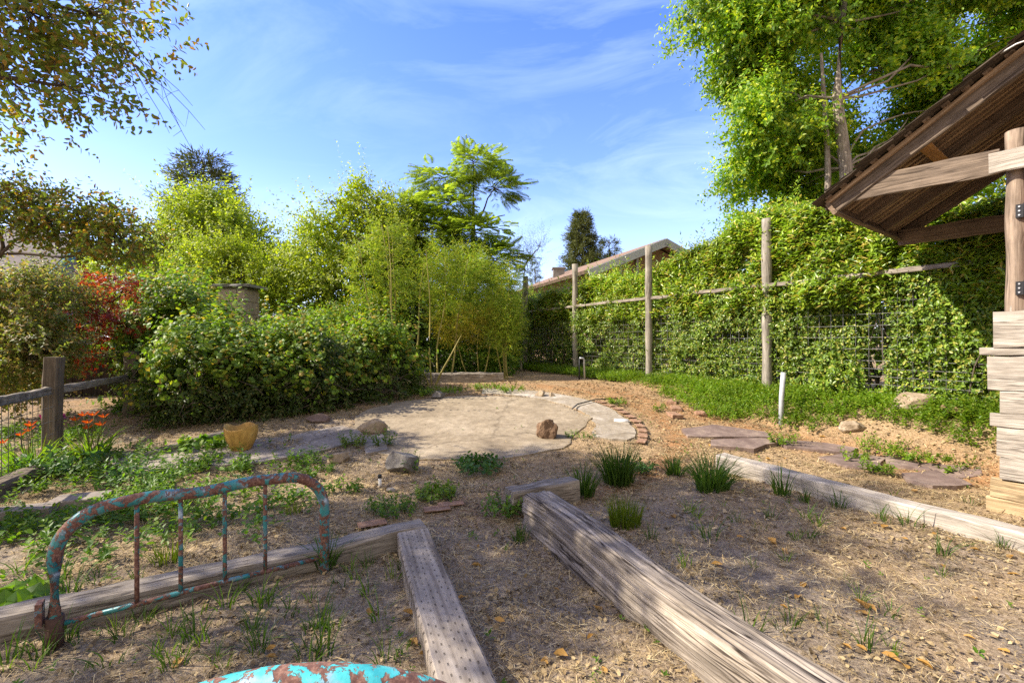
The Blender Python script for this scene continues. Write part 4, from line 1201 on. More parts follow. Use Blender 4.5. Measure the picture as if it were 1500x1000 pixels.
# sparse seedlings in the mulch
P = cover_points(2400, lambda x, y: np.clip(fbm(x * 1.6, y * 1.6, 0, 93) * 2 - .95, 0, 1) * ondeck(x, y), (-3, 4.6), (1.4, 7.6)); n = len(P)
P3 = np.column_stack([P, ground(P[:, 0], P[:, 1])]); A = rdir(n) * .5; A[:, 2] += 1
lb = LB().add(*shoots(P3, A, .02 + .03 * rng.random(n), 5, .02 + .012 * rng.random(n), 1.1, OVAL, 0, .2))
tag(lb.build('seedlings', M['weed'], off=np.zeros(3)), 'tiny green seedlings scattered in the mulch', 'seedlings', kind='stuff')

def blades(n, c, r, h, w, lean=.5, seg=4):
    """strip blades growing from a small disc, arching outward: vertices, loops, sizes"""
    a = rng.random(n) * 6.283; rr = r * np.sqrt(rng.random(n)); az = a + rng.normal(size=n) * .6
    H = h * (.45 + .55 * rng.random(n)); ln = lean * (.2 + rng.random(n)) * (rr / max(r, 1e-6) + .35)
    B = np.stack([c[0] + rr * np.cos(a), c[1] + rr * np.sin(a), np.full(n, c[2] - .01)], 1)
    out = np.stack([np.cos(az), np.sin(az), 0 * az], 1); tw = rng.random(n) * 6.283
    side = np.stack([np.cos(tw), np.sin(tw), 0 * tw], 1)
    V_ = []
    for k in range(seg + 1):
        t = k / seg
        p = B + out * (H * ln * t ** 1.8)[:, None]; p[:, 2] += H * (t - .28 * ln * t ** 2.6)
        ww = w * (1 - t ** 2) + .0006
        V_.append(p - side * ww / 2); V_.append(p + side * ww / 2)
    V_ = np.stack(V_, 1).reshape(-1, 3); m = 2 * (seg + 1)
    f = np.concatenate([[2 * k, 2 * k + 1, 2 * k + 3, 2 * k + 2] for k in range(seg)])
    return V_, (np.arange(n)[:, None] * m + f[None]).ravel(), np.full(n * seg, 4)
def clump(px, py, r, h, n, w, mat, label, lean=.5, name='grass_clump', cat='grass', group=None):
    b = gp(px, py); loc = np.array(b)
    V_, l_, s_ = blades(n, (0, 0, 0), r, h, w, lean)
    o = link(name, make_mesh(name, V_, l_, s_), M[mat]); o.location = loc
    return tag(o, label, cat, group)
clump(905, 708, .13, .44, 260, .010, 'grass', 'tallest dark green grass clump behind the thick log', .55)
clump(1042, 717, .12, .38, 240, .010, 'grass', 'wide arching grass clump at the start of the pale timber', .75)
clump(855, 726, .09, .34, 130, .010, 'grass', 'leftmost dark grass clump by the short timber', .6)
clump(988, 695, .08, .26, 80, .011, 'grass', 'small grass clump between the two largest clumps', .7)
clump(916, 768, .10, .22, 420, .0035, 'grass_bright', 'fine bright yellow-green grass clump beside the log', .35)
clump(1146, 726, .06, .30, 34, .011, 'grass', 'thin upright grass clump beside the pale timber', .6)
clump(1180, 735, .05, .16, 26, .008, 'grass', 'short sparse grass clump right of the thin upright one', .6)
clump(478, 832, .05, .26, 70, .007, 'grass', 'grass clump at the foot of the bed frame right leg', .7)
clump(762, 792, .05, .15, 45, .006, 'grass', 'grass clump in the gap at the log end', .5)
clump(430, 752, .05, .12, 50, .005, 'grass_bright', 'yellow-green grass tuft seen through the bed frame arch', .5)
clump(245, 822, .07, .18, 60, .006, 'grass_bright', 'yellow-green grass tuft behind the bed frame bars', .5)
# many small sparse tufts: one kind, copied
protos = []
for k in range(6):
    V_, l_, s_ = blades([9, 14, 7, 12, 18, 10][k], (0, 0, 0), .035 + .01 * (k % 3), [.14, .19, .11, .16, .22, .13][k], .0062, .8)
    protos.append(make_mesh('grass_tuft', V_, l_, s_)); protos[-1].materials.append(M['grass'] if k % 3 else M['weed'])
spots = [(130, 900), (95, 935), (210, 905), (330, 890), (365, 925), (420, 900), (455, 880), (455, 925), (480, 905), (520, 850), (540, 830), (560, 800), (575, 850), (500, 800), (290, 900), (250, 930),
         (60, 960), (160, 970), (330, 975), (180, 935), (410, 860), (555, 905), (590, 835), (455, 960), (300, 940), (385, 885), (230, 890), (540, 870), (100, 870), (40, 905)]
spots += [(1060, 740), (1080, 765), (1115, 775), (1010, 750), (1230, 745), (1250, 740), (1310, 725), (1330, 770), (1240, 850), (1260, 880), (1270, 950), (1300, 900), (1165, 790), (1130, 760), (1350, 765), (1180, 760), (955, 790), (1100, 830), (1150, 820), (1040, 790), (1420, 800), (1200, 770), (1290, 760)]
for _ in range(42): spots.append((random.uniform(5, 610), random.uniform(835, 990)))
for _ in range(16): spots.append((random.uniform(1000, 1480), random.uniform(720, 960)))
for k, (px, py) in enumerate(spots):
    p = gp(px, py); o = bpy.data.objects.new('grass_tuft', protos[k % 6]); COL.objects.link(o)
    o.location = p; o.rotation_euler = (0, 0, random.random() * 6.28); s_ = random.uniform(.6, 1.1); o.scale = (s_, s_, s_)
    left = px < 700
    tag(o, 'sparse upright green grass tuft in the mulch around the bed frame' if left else 'sparse low green grass tuft in the mulched bed right of the log', 'grass', 'grass tufts around the bed frame' if left else 'grass tufts in the right bed')

# leafy weeds that stand out singly
def weed(px, py, r, h, n, S_, mat, label, k=8, tmpl=OVAL):
    b = gp(px, py); loc = np.array(b); a = rng.random(n) * 6.283; rr = r * np.sqrt(rng.random(n))
    P = np.stack([rr * np.cos(a), rr * np.sin(a), np.zeros(n)], 1)
    A = np.stack([np.cos(a) * .5, np.sin(a) * .5, np.ones(n)], 1) + rdir(n) * .3
    LL = h * (.5 + .6 * rng.random(n))
    root = thing('weed', label, 'weed', loc)
    LB().add(*shoots(P + loc, A, LL, k, S_, 1.1, tmpl, .05, .2)).build('leaves', M[mat], root)
    m = MB()
    for q_ in range(0, n, max(1, n // 14)):
        e = P[q_] + norm(A[q_:q_ + 1])[0] * LL[q_]
        m.tube([tuple(P[q_] + loc - (0, 0, .01)), tuple(e + loc)], [.003, .0015], 4, caps=False)
    m.build('stems', M['stem_green'], root)
weed(638, 728, .14, .13, 60, .045, 'cover', 'bright bushy weed in the mulch left of the log end')
weed(575, 748, .17, .11, 55, .04, 'weed', 'wide leafy weed patch behind the incised timber')
weed(700, 690, .20, .16, 45, .075, 'weed_blue', 'broad-leaved weed on the near edge of the patio', 7)
weed(738, 752, .10, .16, 26, .055, 'weed', 'leafy weed left of the log end')
weed(518, 655, .10, .20, 24, .05, 'cover', 'upright leafy weed left of the tan block-like rock', 9)
weed(563, 655, .07, .26, 12, .05, 'weed', 'tall slim weed right of the tan block-like rock', 12)
weed(600, 690, .06, .2, 9, .05, 'weed', 'slim weed in front of the smooth dark rock', 9)
weed(465, 695, .13, .12, 22, .05, 'weed', 'weed right of the far bed frame corner')
weed(505, 720, .10, .13, 16, .05, 'weed', 'weed growing beside the bed frame upper corner')
weed(850, 640, .18, .08, 40, .03, 'weed', 'low green weed patch right of the brown upright rock', 6)
weed(935, 690, .13, .14, 24, .06, 'weed_blue', 'broad-leaved weed between two grass clumps', 7)
weed(1148, 652, .10, .20, 24, .05, 'cover', 'bushy weed growing on the flagstone path')
weed(1253, 676, .09, .15, 16, .05, 'cover', 'small weed at the left end of a flagstone')
weed(1284, 692, .09, .13, 16, .05, 'cover', 'small weed in front of the wide flagstone')
weed(1368, 668, .08, .10, 14, .05, 'cover', 'small weed on the bank of orange soil')
weed(1415, 690, .05, .18, 6, .045, 'cover', 'slim weed beside the shed planks', 9)
weed(1385, 692, .04, .10, 6, .045, 'cover', 'tiny weed on the wide flagstone', 7)
weed(1325, 672, .16, .16, 36, .045, 'cover', 'leafy weed spilling from the bank below the large boulder')
weed(905, 592, .12, .12, 24, .05, 'cover', 'weed standing inside the curve of bricks')
weed(965, 602, .06, .15, 9, .05, 'cover', 'slim weed right of the patio bricks')
weed(355, 690, .12, .16, 22, .06, 'weed', 'leafy weed on the path edge in front of the pot', 9)
weed(190, 712, .10, .28, 14, .08, 'weed_blue', 'tall bluish weed between path and bed frame', 9)
weed(25, 890, .10, .10, 8, .12, 'weed', 'broad-leaved seedling at the near end of the left timber', 4, GRAPE)
weed(300, 655, .2, .14, 26, .09, 'weed', 'broad-leaved weed in front of the vine', 6, GRAPE)
weed(105, 690, .25, .25, 34, .10, 'weed_blue', 'large-leaved weed at the foot of the brown post', 6)
weed(1290, 640, .18, .2, 40, .04, 'cover', 'ground-hugging leafy weed left of the large boulder')
weed(612, 580, .2, .15, 34, .06, 'cover', 'leafy weed right below the end of the vine')

weed(655, 574, .34, .12, 60, .055, 'cover', 'low leafy weeds in front of the dark timber below the bamboo', 7)
weed(715, 570, .30, .12, 50, .055, 'cover', 'low leafy weeds at the right end of the dark timber below the bamboo', 7)
weed(748, 574, .22, .14, 40, .055, 'cover', 'leafy weed at the foot of the light weeping bamboo', 7)
# orange daylilies
def daylily(px, py, n, label, flowers, mag=None):
    b = gp(px, py); loc = np.array(b); root = thing('daylily', label, 'flower', loc)
    V_, l_, s_ = blades(90, loc, .16, .42, .02, 1.0); me_ = make_mesh('leaves', V_ - loc, l_, s_); link('leaves', me_, M['cover'], root)
    for (dx, dz) in flowers:
        m = MB(); e = Vector((b.x + dx, b.y - .12 + .1 * random.random(), b.z + dz)); m.tube(curve((b.x + dx * .4, b.y, b.z), e, 4, .08, dx), [.004] * 5, 5); m.build('stem', M['stem_green'], root)
        nn = 6; ph = np.arange(nn) * 1.047; A_ = np.stack([np.cos(ph), np.sin(ph) * .7 - .5, .55 + 0 * ph], 1)
        LB().leaves(np.tile(np.array(e), (nn, 1)), A_, np.tile([[0, -1., .4]], (nn, 1)), np.full(nn, .062) * (.8 + .4 * rng.random(nn)), LANCE).build('flower', M['orange'], root)
daylily(128, 672, 3, 'daylily with several orange flowers right of the brown post', [(-.06, .42), (.02, .47), (.10, .40), (.16, .48), (.22, .45), (.05, .33), (.26, .38)])
daylily(40, 690, 3, 'daylily with orange flowers behind the left wire mesh', [(-.12, .30), (-.02, .36), (.05, .40), (.12, .46)])
b = gp(38, 690); b.y += .6; root = thing('petunia', 'plant with a magenta flower behind the left wire mesh', 'flower', b[:])
nn = 60; ph = rng.random(nn) * 6.28; c_ = np.array([b.x - .35, b.y, b.z + .42])
LB().leaves(c_ + rdir(nn) * .05 * np.array([2, 1, .6]), rdir(nn), rdir(nn), np.full(nn, .05), OVAL).build('flower', M['magenta'], root)
LB().add(*shoots(np.tile(np.array(b) - [.35, 0, 0], (24, 1)), rdir(24) * .3 + [0, 0, 1], .4, 10, .05, 1.1, OVAL)).build('leaves', M['weed'], root)

# fallen leaves: one kind, copied
CURL = T([(0, 0, .01), (.25, .26, .16), (.55, .36, .22), (.85, .2, .12), (1.0, 0, .03), (.85, -.2, .10), (.55, -.34, .18), (.25, -.24, .12), (.5, 0, 0)],
         [(8, 0, 1), (8, 1, 2), (8, 2, 3), (8, 3, 4), (8, 4, 5), (8, 5, 6), (8, 6, 7), (8, 7, 0)])
lm = []
for k in range(4):
    tv = CURL[0].copy(); tv[:, 2] *= .6 + .5 * k / 3; tv[:, 1] *= 1 - .12 * k; tv += rng.normal(size=tv.shape) * .03
    me_ = make_mesh('fallen_leaf', tv, np.concatenate(CURL[1]), np.full(8, 3)); me_.materials.append(M['dead_leaf']); lm.append(me_)
fl = [(540, 905), (608, 903), (388, 965), (612, 950), (614, 962), (800, 965), (810, 960), (860, 940), (882, 980), (740, 915), (670, 880), (690, 830), (820, 868), (868, 890), (688, 938), (700, 800), (270, 965), (405, 950)]
fl += [(1180, 855), (1285, 900), (1275, 905), (1125, 790), (1140, 800), (1145, 805), (1290, 770), (1300, 772), (1230, 775), (1250, 880), (1268, 895), (1345, 720), (1440, 810), (1485, 815), (1495, 845), (1430, 880), (1250, 955), (1290, 960), (1270, 958), (1330, 985), (1370, 985), (1430, 940),
       (1480, 960), (985, 755), (990, 760), (1130, 675), (1140, 678), (1150, 672), (1105, 668), (1375, 785), (1390, 790), (1320, 790), (1165, 880), (1155, 895), (1090, 790), (1060, 830), (1385, 835), (1420, 720), (1200, 640), (930, 760), (1040, 655)]
for k, (px, py) in enumerate(fl):
    p = gp(px, py); o = bpy.data.objects.new('fallen_leaf', lm[k % 4]); COL.objects.link(o)
    s_ = random.uniform(.035, .07); o.scale = (s_, s_, s_); o.location = p + Vector((0, 0, .012)); o.rotation_euler = (random.uniform(-.3, .3), random.uniform(-.3, .3), random.random() * 6.28)
    left = px < 900
    tag(o, 'curled yellow-brown dead leaf lying on the mulch left of the log' if left else 'curled yellow-brown dead leaf lying on the mulch right of the log', 'leaf', 'fallen leaves left of the log' if left else 'fallen leaves right of the log')

#@@VINE
# ------------------------------------------------------------------ grape vine mound on the left
vine = thing('vine', 'huge mound of grape vine and creeper smothering the low fence', 'vine', (-3.4, 7.2, .1))
vb = [(-4.5, 6.75, .8, .68, .75, .68), (-3.9, 7.1, .6, .85, .8, .68), (-3.2, 7.6, .68, .8, .85, .98), (-2.5, 8.3, .62, .72, .85, .85), (-5.6, 7.8, 1.2, .66, .9, .98), (-3.9, 8.4, .75, 1.2, .7, .72), (-6.45, 8.6, 1.6, .6, .8, .8)]
P, D, oi = blob_points(vb, 10500, .74, 51, 1.6, .33)
keep = P[:, 2] > ground(P[:, 0], P[:, 1], False) + .25
P, D = P[keep], D[keep]
up = rng.random(len(P)) < .12 + .88 * sstep(.35, 1.15, P[:, 2] + .5 * (fbm(P[:, 0] * 2, P[:, 1] * 2, 0, 5) - .5))
A = D * .6 + rdir(len(P)) * .6; A[:, 2] += .2
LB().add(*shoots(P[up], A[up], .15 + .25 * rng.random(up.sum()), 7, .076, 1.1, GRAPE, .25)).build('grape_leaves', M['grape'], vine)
Pk, Dk = P[up], A[up]
q = rng.choice(len(Pk), 420); A2 = Dk[q] * .8 + rdir(420) * .45; A2[:, 2] += .45
RAG = shoots(Pk[q], A2, .35 + .55 * rng.random(420), 12, .075, 1.15, GRAPE, .15)
P, D, oi = blob_points([(b[0], b[1], b[2] * .75, b[3] * .97, b[4] * .97, b[5] * .92) for b in vb], 15000, .72, 53, 1.6, .25)
keep = (P[:, 2] > ground(P[:, 0], P[:, 1], False) + .02) & (P[:, 2] < 1.35)
P, D = P[keep], D[keep]; A = D * .7 + rdir(len(P)) * .5; A[:, 2] -= .35
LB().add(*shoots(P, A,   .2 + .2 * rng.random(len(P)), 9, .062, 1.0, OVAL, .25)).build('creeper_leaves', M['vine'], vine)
m = MB()
for k in range(170):
    b_ = random.choice(vb[:4]); a_ = random.uniform(3.4, 6.0); p = Vector((b_[0] + math.cos(a_) * b_[3] * .9, b_[1] + math.sin(a_) * b_[4] * .9, b_[2] * random.uniform(.3, 1.3)))
    e = p + Vector((random.uniform(-.6, .6), random.uniform(-.25, .1), random.uniform(-.5, .5)))
    m.tube(curve(p, e, 4, .25, k), [.008, .007, .006, .005, .003], 4, caps=False)
LB().add(*RAG).build('long_shoots', M['grape'], vine)
m.build('stems', M['bark_dark'], vine)

#@@TREES
# ------------------------------------------------------------------ trees and shrubs
# big tree leaning in from the left: branches above the frame shade the yard
base = Vector((-6.3, 2.6, 0)); tk = [base, base + Vector((.15, .1, 1.0)), base + Vector((.35, .25, 2.0)), base + Vector((.6, .4, 3.0)), base + Vector((1.0, .6, 4.0)), base + Vector((1.4, .8, 5.0))]
blobs = [(-3.72, 3.95, 4.15, .72, .6, .42), (-4.25, 4.0, 4.2, .75, .7, .6), (-4.0, 4.0, 3.55, .62, .5, .32), (-4.7, 4.2, 3.75, .5, .6, .55),
         (-6.4, 4.7, 3.5, .8, .8, .7), (-5.6, 3.4, 4.6, 1.0, 1.0, .8), (-5.2, 2.4, 5.2, 1.0, .8, .7), (-4.2, 2.9, 4.9, .7, .6, .45), (-6.2, 1.6, 4.4, 1.0, .9, .9),
         (-3.6, 2.2, 4.5, .5, .5, .35)]
def twigs_extra(lb): pass
t1 = tree('broadleaf_tree', 'bronze-leaved tree whose branches hang into the upper left corner', 'tree', base[:], tk, [.17, .15, .13, .11, .08, .05], blobs, M['plum'], M['bark_dark'], 2100, 9, .076, .26, OVAL, .35, 101, 1.5, .38, .5, .15, .7, 1.0, .15, None, 420, .035, .006)
m = MB()
st = Vector((-3.4, 4.0, 4.05))
for k, (px, py) in enumerate(((288, 232), (215, 180), (248, 195), (265, 190), (282, 155), (300, 190))):
    e = at(px, py, 4.0 + .1 * math.sin(k)); c = curve(st + Vector((-.05 * k, 0, -.02 * k)), e, 6, .07, 1.0 + k * .15, .8)
    m.tube(c, [.0045, .004, .0035, .003, .0026, .0022, .0015], 4, caps=False)
    for j in (2, 3, 4, 5):
        q_ = c[j] + Vector((random.uniform(-.12, .12), random.uniform(-.05, .05), random.uniform(-.16, -.02))); m.tube([c[j], q_], [.002, .001], 4, caps=False)
for (x0, y0, x1, y1) in ((60, -20, 118, 35), (95, -20, 140, 35), (70, 18, 95, 40)):
    m.tube(curve(at(x0, y0, 4.0), at(x1, y1, 4.05), 4, .08, x0), [.003] * 5, 4, caps=False)
m.build('bare_twigs', M['bark_dark'], t1)
# its neighbour just outside the picture, whose shade falls over the log and the beds
base = Vector((-7.6, 2.9, 0)); tk = [base, base + Vector((.1, 0, 1.6)), base + Vector((.3, .1, 3.2)), base + Vector((.5, .1, 4.8)), base + Vector((.6, .1, 6.2))]
blobs = [(-6.2, 2.9, 4.7, .75, .7, .45), (-6.3, 3.7, 5.3, .7, .6, .5), (-6.6, 2.6, 5.8, .8, .8, .5), (-6.1, 3.2, 6.6, .75, .8, .4), (-7.3, 3.4, 6.9, .9, .8, .5), (-7.6, 2.4, 5.4, .9, .8, .6), (-6.9, 4.2, 6.2, .7, .5, .5), (-6.4, 1.9, 5.2, .5, .4, .35), (-6.6, 3.4, 7.6, .7, .7, .4)]
tree('broadleaf_tree', 'taller bronze-leaved tree behind the left fence, nearest the viewer', 'tree', base[:], tk, .15, blobs, M['plum'], M['bark_dark'], 2300, 9, .08, .3, OVAL, .3, 103, 1.5, .42, .5, .15, .7, 1.0, .15, None, 260, .035, .006)
# lower layer of the same kind, nearer the fence
base = Vector((-7.6, 6.0, 0)); tk = [base, base + Vector((.2, -.1, .9)), base + Vector((.6, -.2, 1.7)), base + Vector((1.2, -.3, 2.4))]
blobs = [(-5.2, 5.2, 2.72, .75, .5, .30), (-4.55, 5.2, 2.45, .5, .45, .22), (-5.9, 5.2, 2.95, .6, .5, .22)]
tree('broadleaf_tree', 'bronze and green young tree behind the left fence below the hanging branches', 'tree', base[:], tk, [.07, .06, .045, .03], blobs, M['plum'], M['bark_dark'], 900, 9, .068, .24, OVAL, .25, 111, 1.6, .36, .5, .1, .7, 1.0, .15, None, 200, .022, .005)
base = Vector((-6.6, 6.6, 0)); tk = [base, base + Vector((.05, -.1, .5)), base + Vector((.1, -.1, 1.0))]
blobs = [(-6.6, 6.2, 1.75, .55, .5, .5), (-7.1, 6.6, 1.9, .7, .6, .5), (-6.3, 6.0, 1.2, .5, .4, .4), (-6.9, 6.3, 1.0, .6, .5, .6)]
tree('shrub', 'dense mottled shrub of green and dusty pink leaves behind the brown post', 'shrub', base[:], tk, .05, blobs, M['mixed'], M['bark_dark'], 2400, 9, .062, .2, OVAL, .35, 121, 1.8, .40, .6, .1, .6, 1.0, .2, None, 260, .02, .005, sprays=240, sprayL=.7)
# red maple
base = Vector((-6.2, 7.6, .15)); tk = [base, base + Vector((-.1, 0, .45)), base + Vector((-.25, -.1, .85)), base + Vector((-.4, -.1, 1.3)), base + Vector((-.4, -.1, 1.8))]
blobs = [(-5.95, 7.3, 1.55, .42, .4, .25), (-6.25, 7.4, 2.1, .38, .35, .3), (-6.35, 7.3, 1.25, .42, .35, .18), (-5.6, 7.3, 2.15, .22, .25, .15), (-6.2, 7.3, 1.75, .45, .4, .2), (-5.55, 7.2, 1.55, .3, .3, .2), (-6.8, 7.3, 1.35, .25, .3, .15), (-6.1, 7.2, .95, .3, .25, .1)]
blobs = [(b_[0] - .55, b_[1] - .1, *b_[2:]) for b_ in blobs]
tree('red_maple', 'small red-leaved maple above the low fence', 'tree', base[:], tk, [.05, .045, .035, .025, .015], blobs, M['red'], M['bark_pale'], 460, 7, .09, .2, MAPLE, .2, 131, 2.5, .36, .5, .0, .6, 1.1, .35, None, 120, .018, .005)

# light green trees behind the vine
base = Vector((-8.6, 13.5, .5)); tk = [base, base + Vector((.1, 0, 1.2)), base + Vector((.3, 0, 2.4)), base + Vector((.2, 0, 3.6))]
blobs = [(-8.9, 13.2, 4.5, 1.0, 1.0, .9), (-8.0, 13.0, 4.0, 1.0, 1.0, .9), (-9.8, 13.2, 3.9, .9, 1.0, .8), (-8.6, 12.6, 3.2, 1.5, 1.0, .8), (-7.3, 13.2, 3.3, .9, .9, .7), (-8.6, 13.2, 5.2, .55, .6, .4), (-10.4, 13.4, 4.7, .5, .5, .3)]
tree('broadleaf_tree', 'bright green rounded tree in front of the dark pine', 'tree', base[:], tk, .13, blobs, M['light_tree'], M['bark_dark'], 3800, 9, .125, .5, OVAL, .3, 141, .9, .42, .6, .3, .6, 1.0, .15, None, 240, .04, sprays=420, sprayL=1.2)
base = Vector((-7.0, 11.0, .4)); tk = [base, base + Vector((.1, 0, .8)), base + Vector((.2, 0, 1.6)), base + Vector((.1, 0, 2.2))]
blobs = [(-7.2, 10.6, 2.3, .9, .6, .7), (-8.2, 10.8, 2.2, .9, .7, .7), (-6.4, 11.2, 2.7, .7, .6, .5), (-9.3, 11.0, 2.6, .9, .7, .9), (-7.4, 10.8, 1.4, 1.4, .7, .7), (-7.3, 11.4, 3.2, .9, .6, .6), (-6.0, 11.8, 3.3, .8, .6, .55)]
tree('shrub', 'yellow-green shrub left of the stone chimney', 'shrub', base[:], tk, .07, blobs, M['light_tree'], M['bark_dark'], 5200, 9, .09, .36, OVAL, .4, 151, 1.2, .40, .6, .3, .6, 1.0, .15, None, 160, .03, sprays=300, sprayL=.9)
base = Vector((-4.2, 12.0, .5)); tk = [base, base + Vector((.0, 0, 1.0)), base + Vector((.1, 0, 2.0)), base + Vector((.2, 0, 3.2))]
blobs = [(-4.9, 11.6, 3.2, 1.1, .8, .55), (-4.0, 11.6, 3.9, 1.0, .8, .55), (-5.3, 11.6, 2.4, .9, .7, .6), (-4.2, 11.3, 2.6, 1.0, .8, .7), (-3.4, 11.8, 3.5, .8, .8, .6), (-5.0, 11.2, 1.6, .9, .6, .7), (-3.9, 11.2, 1.5, .9, .7, .7), (-4.6, 11.6, 4.3, .7, .6, .3), (-5.7, 11.8, 3.9, .55, .5, .2), (-4.7, 11.6, 4.95, .75, .6, .32), (-3.8, 11.7, 4.9, .8, .6, .35), (-3.1, 12.0, 4.5, .6, .6, .4), (-2.6, 11.9, 4.2, .8, .6, .4), (-2.2, 12.0, 3.5, .8, .6, .5), (-2.9, 11.7, 3.0, .8, .6, .5)]
tree('broadleaf_tree', 'light green spreading tree right of the stone chimney', 'tree', base[:], tk, .10, blobs, M['light_tree'], M['bark_pale'], 4300, 9, .105, .5, OVAL, .3, 161, 1.0, .44, .7, .1, .6, 1.0, .25, None, 300, .03, sprays=520, sprayL=1.1)
# mimosa
base = Vector((-1.2, 13.0, .5)); tk = [base, base + Vector((.0, 0, 1.4)), base + Vector((.05, 0, 2.8)), base + Vector((.1, 0, 4.2)), base + Vector((.1, 0, 5.8))]
blobs = [(-1.1, 12.8, 6.35, .8, .8, .3), (-1.9, 12.8, 5.9, .8, .7, .3), (-.5, 12.8, 5.6, .75, .7, .35), (-1.7, 12.6, 5.1, 1.0, .8, .3), (-.2, 12.8, 4.85, .6, .6, .22), (-1.0, 12.6, 4.3, 1.1, .8, .4), (-2.4, 12.6, 4.4, 1.0, .8, .5), (-.6, 12.6, 3.6, .9, .8, .4), (-2.0, 12.4, 3.5, 1.1, .7, .5), (-3.0, 12.6, 5.0, .8, .7, .25), (-3.1, 12.4, 4.1, .7, .7, .4), (-1.1, 12.4, 2.8, 1.2, .7, .5)]
root = thing('mimosa_tree', 'tall feathery mimosa tree rising above the bamboo', 'tree', base[:])
P, D, oi = blob_points(blobs, 2900, .2, 171, 1.1, .36); n = len(P)
A = D * .9 + rdir(n) * .4; A[:, 2] *= .4; A[:, 2] -= .05
N = rdir(n) * .25; N[:, 2] += 1
lb = LB().leaves(P, A, N, .27 + .2 * rng.random(n), MIMOSA)
lb.build('crown', M['mimosa'], root)
m = MB(); m.tube(tk, [.11, .10, .08, .055, .02], 8, caps=False); limbs(m, tk, blobs, P, oi, .035, .007, 420, 3); m.build('trunk', M['bark_dark'], root)

# dark shrubs filling the back
def shrub(label, base, blobs, mat, n, S_, seed, name='shrub', **kw):
    base = Vector(base); tk = [base, base + Vector((0, 0, .5)), base + Vector((.05, 0, 1.0))]
    return tree(name, label, 'shrub', base[:], tk, .05, blobs, M[mat], M['bark_dark'], int(n * 1.8), 9, S_, .26, kw.get('tmpl', OVAL), .45, seed, 1.3, .3, .6, .2, .6, 1.0, .1, None, 120, .02)
shrub('dark leafy shrub behind the bamboo culms', (-2.4, 12.0, .5), [(-3.2, 11.6, 1.5, .9, .7, 1.1), (-2.2, 11.6, 1.7, .9, .7, 1.2), (-2.8, 11.8, 2.6, .9, .6, .6)], 'shrub_dark', 2100, .08, 181)
shrub('dark leafy shrub filling the gap between bamboo and fence end', (-.6, 12.6, .5), [(-1.2, 12.0, 1.5, .9, .6, 1.0), (-.3, 12.4, 1.5, .8, .6, 1.0), (-.35, 13.8, 1.7, .6, .6, 1.1), (.5, 15.2, 1.5, .9, .6, 1.3)], 'shrub_dark', 1900, .08, 183)
shrub('low grey-green shrub behind the timber under the bamboo', (-1.0, 10.9, .5), [(-1.6, 10.9, .8, .6, .4, .35), (-.8, 10.9, .85, .6, .4, .4), (-.3, 11.0, .75, .4, .4, .3)], 'weed', 900, .06, 185)
shrub('dark shrub behind the right end of the vine', (-3.4, 10.2, .5), [(-3.9, 10.0, 1.2, .7, .5, .9), (-3.1, 10.2, 1.3, .7, .5, .95)], 'grape', 1500, .07, 187)
# willow-like bush near the fence end
base = Vector((.25, 12.6, .5)); tk = [base, base + Vector((0, 0, 1)), base + Vector((.05, 0, 2)), base + Vector((.1, 0, 2.9))]
blobs = [(.2, 12.4, 3.3, .5, .4, .6), (.5, 12.4, 3.6, .4, .4, .5), (-.1, 12.4, 2.8, .5, .4, .5), (.75, 12.5, 3.9, .25, .25, .35), (.4, 12.4, 2.6, .4, .4, .4)]
tree('willow_bush', 'airy pale grey-green bush against the sky beside the fence end', 'bush', base[:], tk, .05, blobs, M['willow'], M['bark_pale'], 620, 9, .075, .4, BAMBOO, .1, 191, 1.4, .3, .5, .7, .4, .6, 0, None, 160, .02, .005)

# bamboo clumps
def bamboo(label, base, culms, nleaf, mat, S_, seed, spread=.5, culmmat='culm', top=2.6, bushy=.35, r=.019, low=.35, bare=0):
    base = Vector(base); root = thing('bamboo', label, 'bamboo', base[:])
    P_, A_ = [], []
    for k, (dx, dy, ex, ey, h) in enumerate(culms):
        p0 = base + Vector((dx, dy, -.05)); p1 = base + Vector((dx + ex, dy + ey, h)); c = curve(p0, p1, 8, .05, seed + k)
        m = MB(); rr = r * random.uniform(.8, 1.2); m.tube(c, [rr * (1 - .7 * i / 8) for i in range(9)], 7, caps=False)
        m.build('culm', M[culmmat], root)
        if k < bare: continue
        for q_ in range(int(1.35 * nleaf / len(culms))):
            t = low + (1 - low) * random.random() ** .8; i = min(7, int(t * 8)); p = c[i].lerp(c[i + 1], t * 8 - i)
            a = random.random() * 6.283; rad = bushy * random.random() ** .7 * (1.15 - .5 * t) * spread * 2
            P_.append((p.x + math.cos(a) * rad, p.y + math.sin(a) * rad, p.z + rad * .4 + random.gauss(0, .08))); A_.append((math.cos(a) * .7, math.sin(a) * .7, random.uniform(-.2, .7)))
    P_, A_ = np.array(P_), np.array(A_) + rdir(len(P_)) * .3
    LB().add(*shoots(P_, A_, .22 + .15 * rng.random(len(P_)), 8, S_, .55, BAMBOO, .25)).build('leaves', M[mat], root)
bamboo('yellow-green bamboo with a tall bare culm beside the vine end', at(597, 562, 9.3)[:2] + (.45,), [(0, -.5, -.28, .0, 3.1), (-.2, .3, -.5, .3, 3.4), (-.4, .4, -.1, .3, 3.2), (.05, .3, .2, .2, 2.6), (-.5, .3, -.6, 0, 2.9)], 640, 'bamboo', .12, 201, low=.5, bare=1, r=.022)
bamboo('bamboo with two splayed culms rising in front of the timber', at(634, 565, 9.1)[:2] + (.42,), [(0, -.1, -.12, .0, 2.7), (.03, -.1, .55, .0, 1.0), (-.05, -.1, -.35, .0, .9), (0, .6, .1, .3, 3.0), (.25, .7, .35, .3, 2.7)], 1100, 'bamboo', .12, 211, low=.5, bare=3, r=.022)
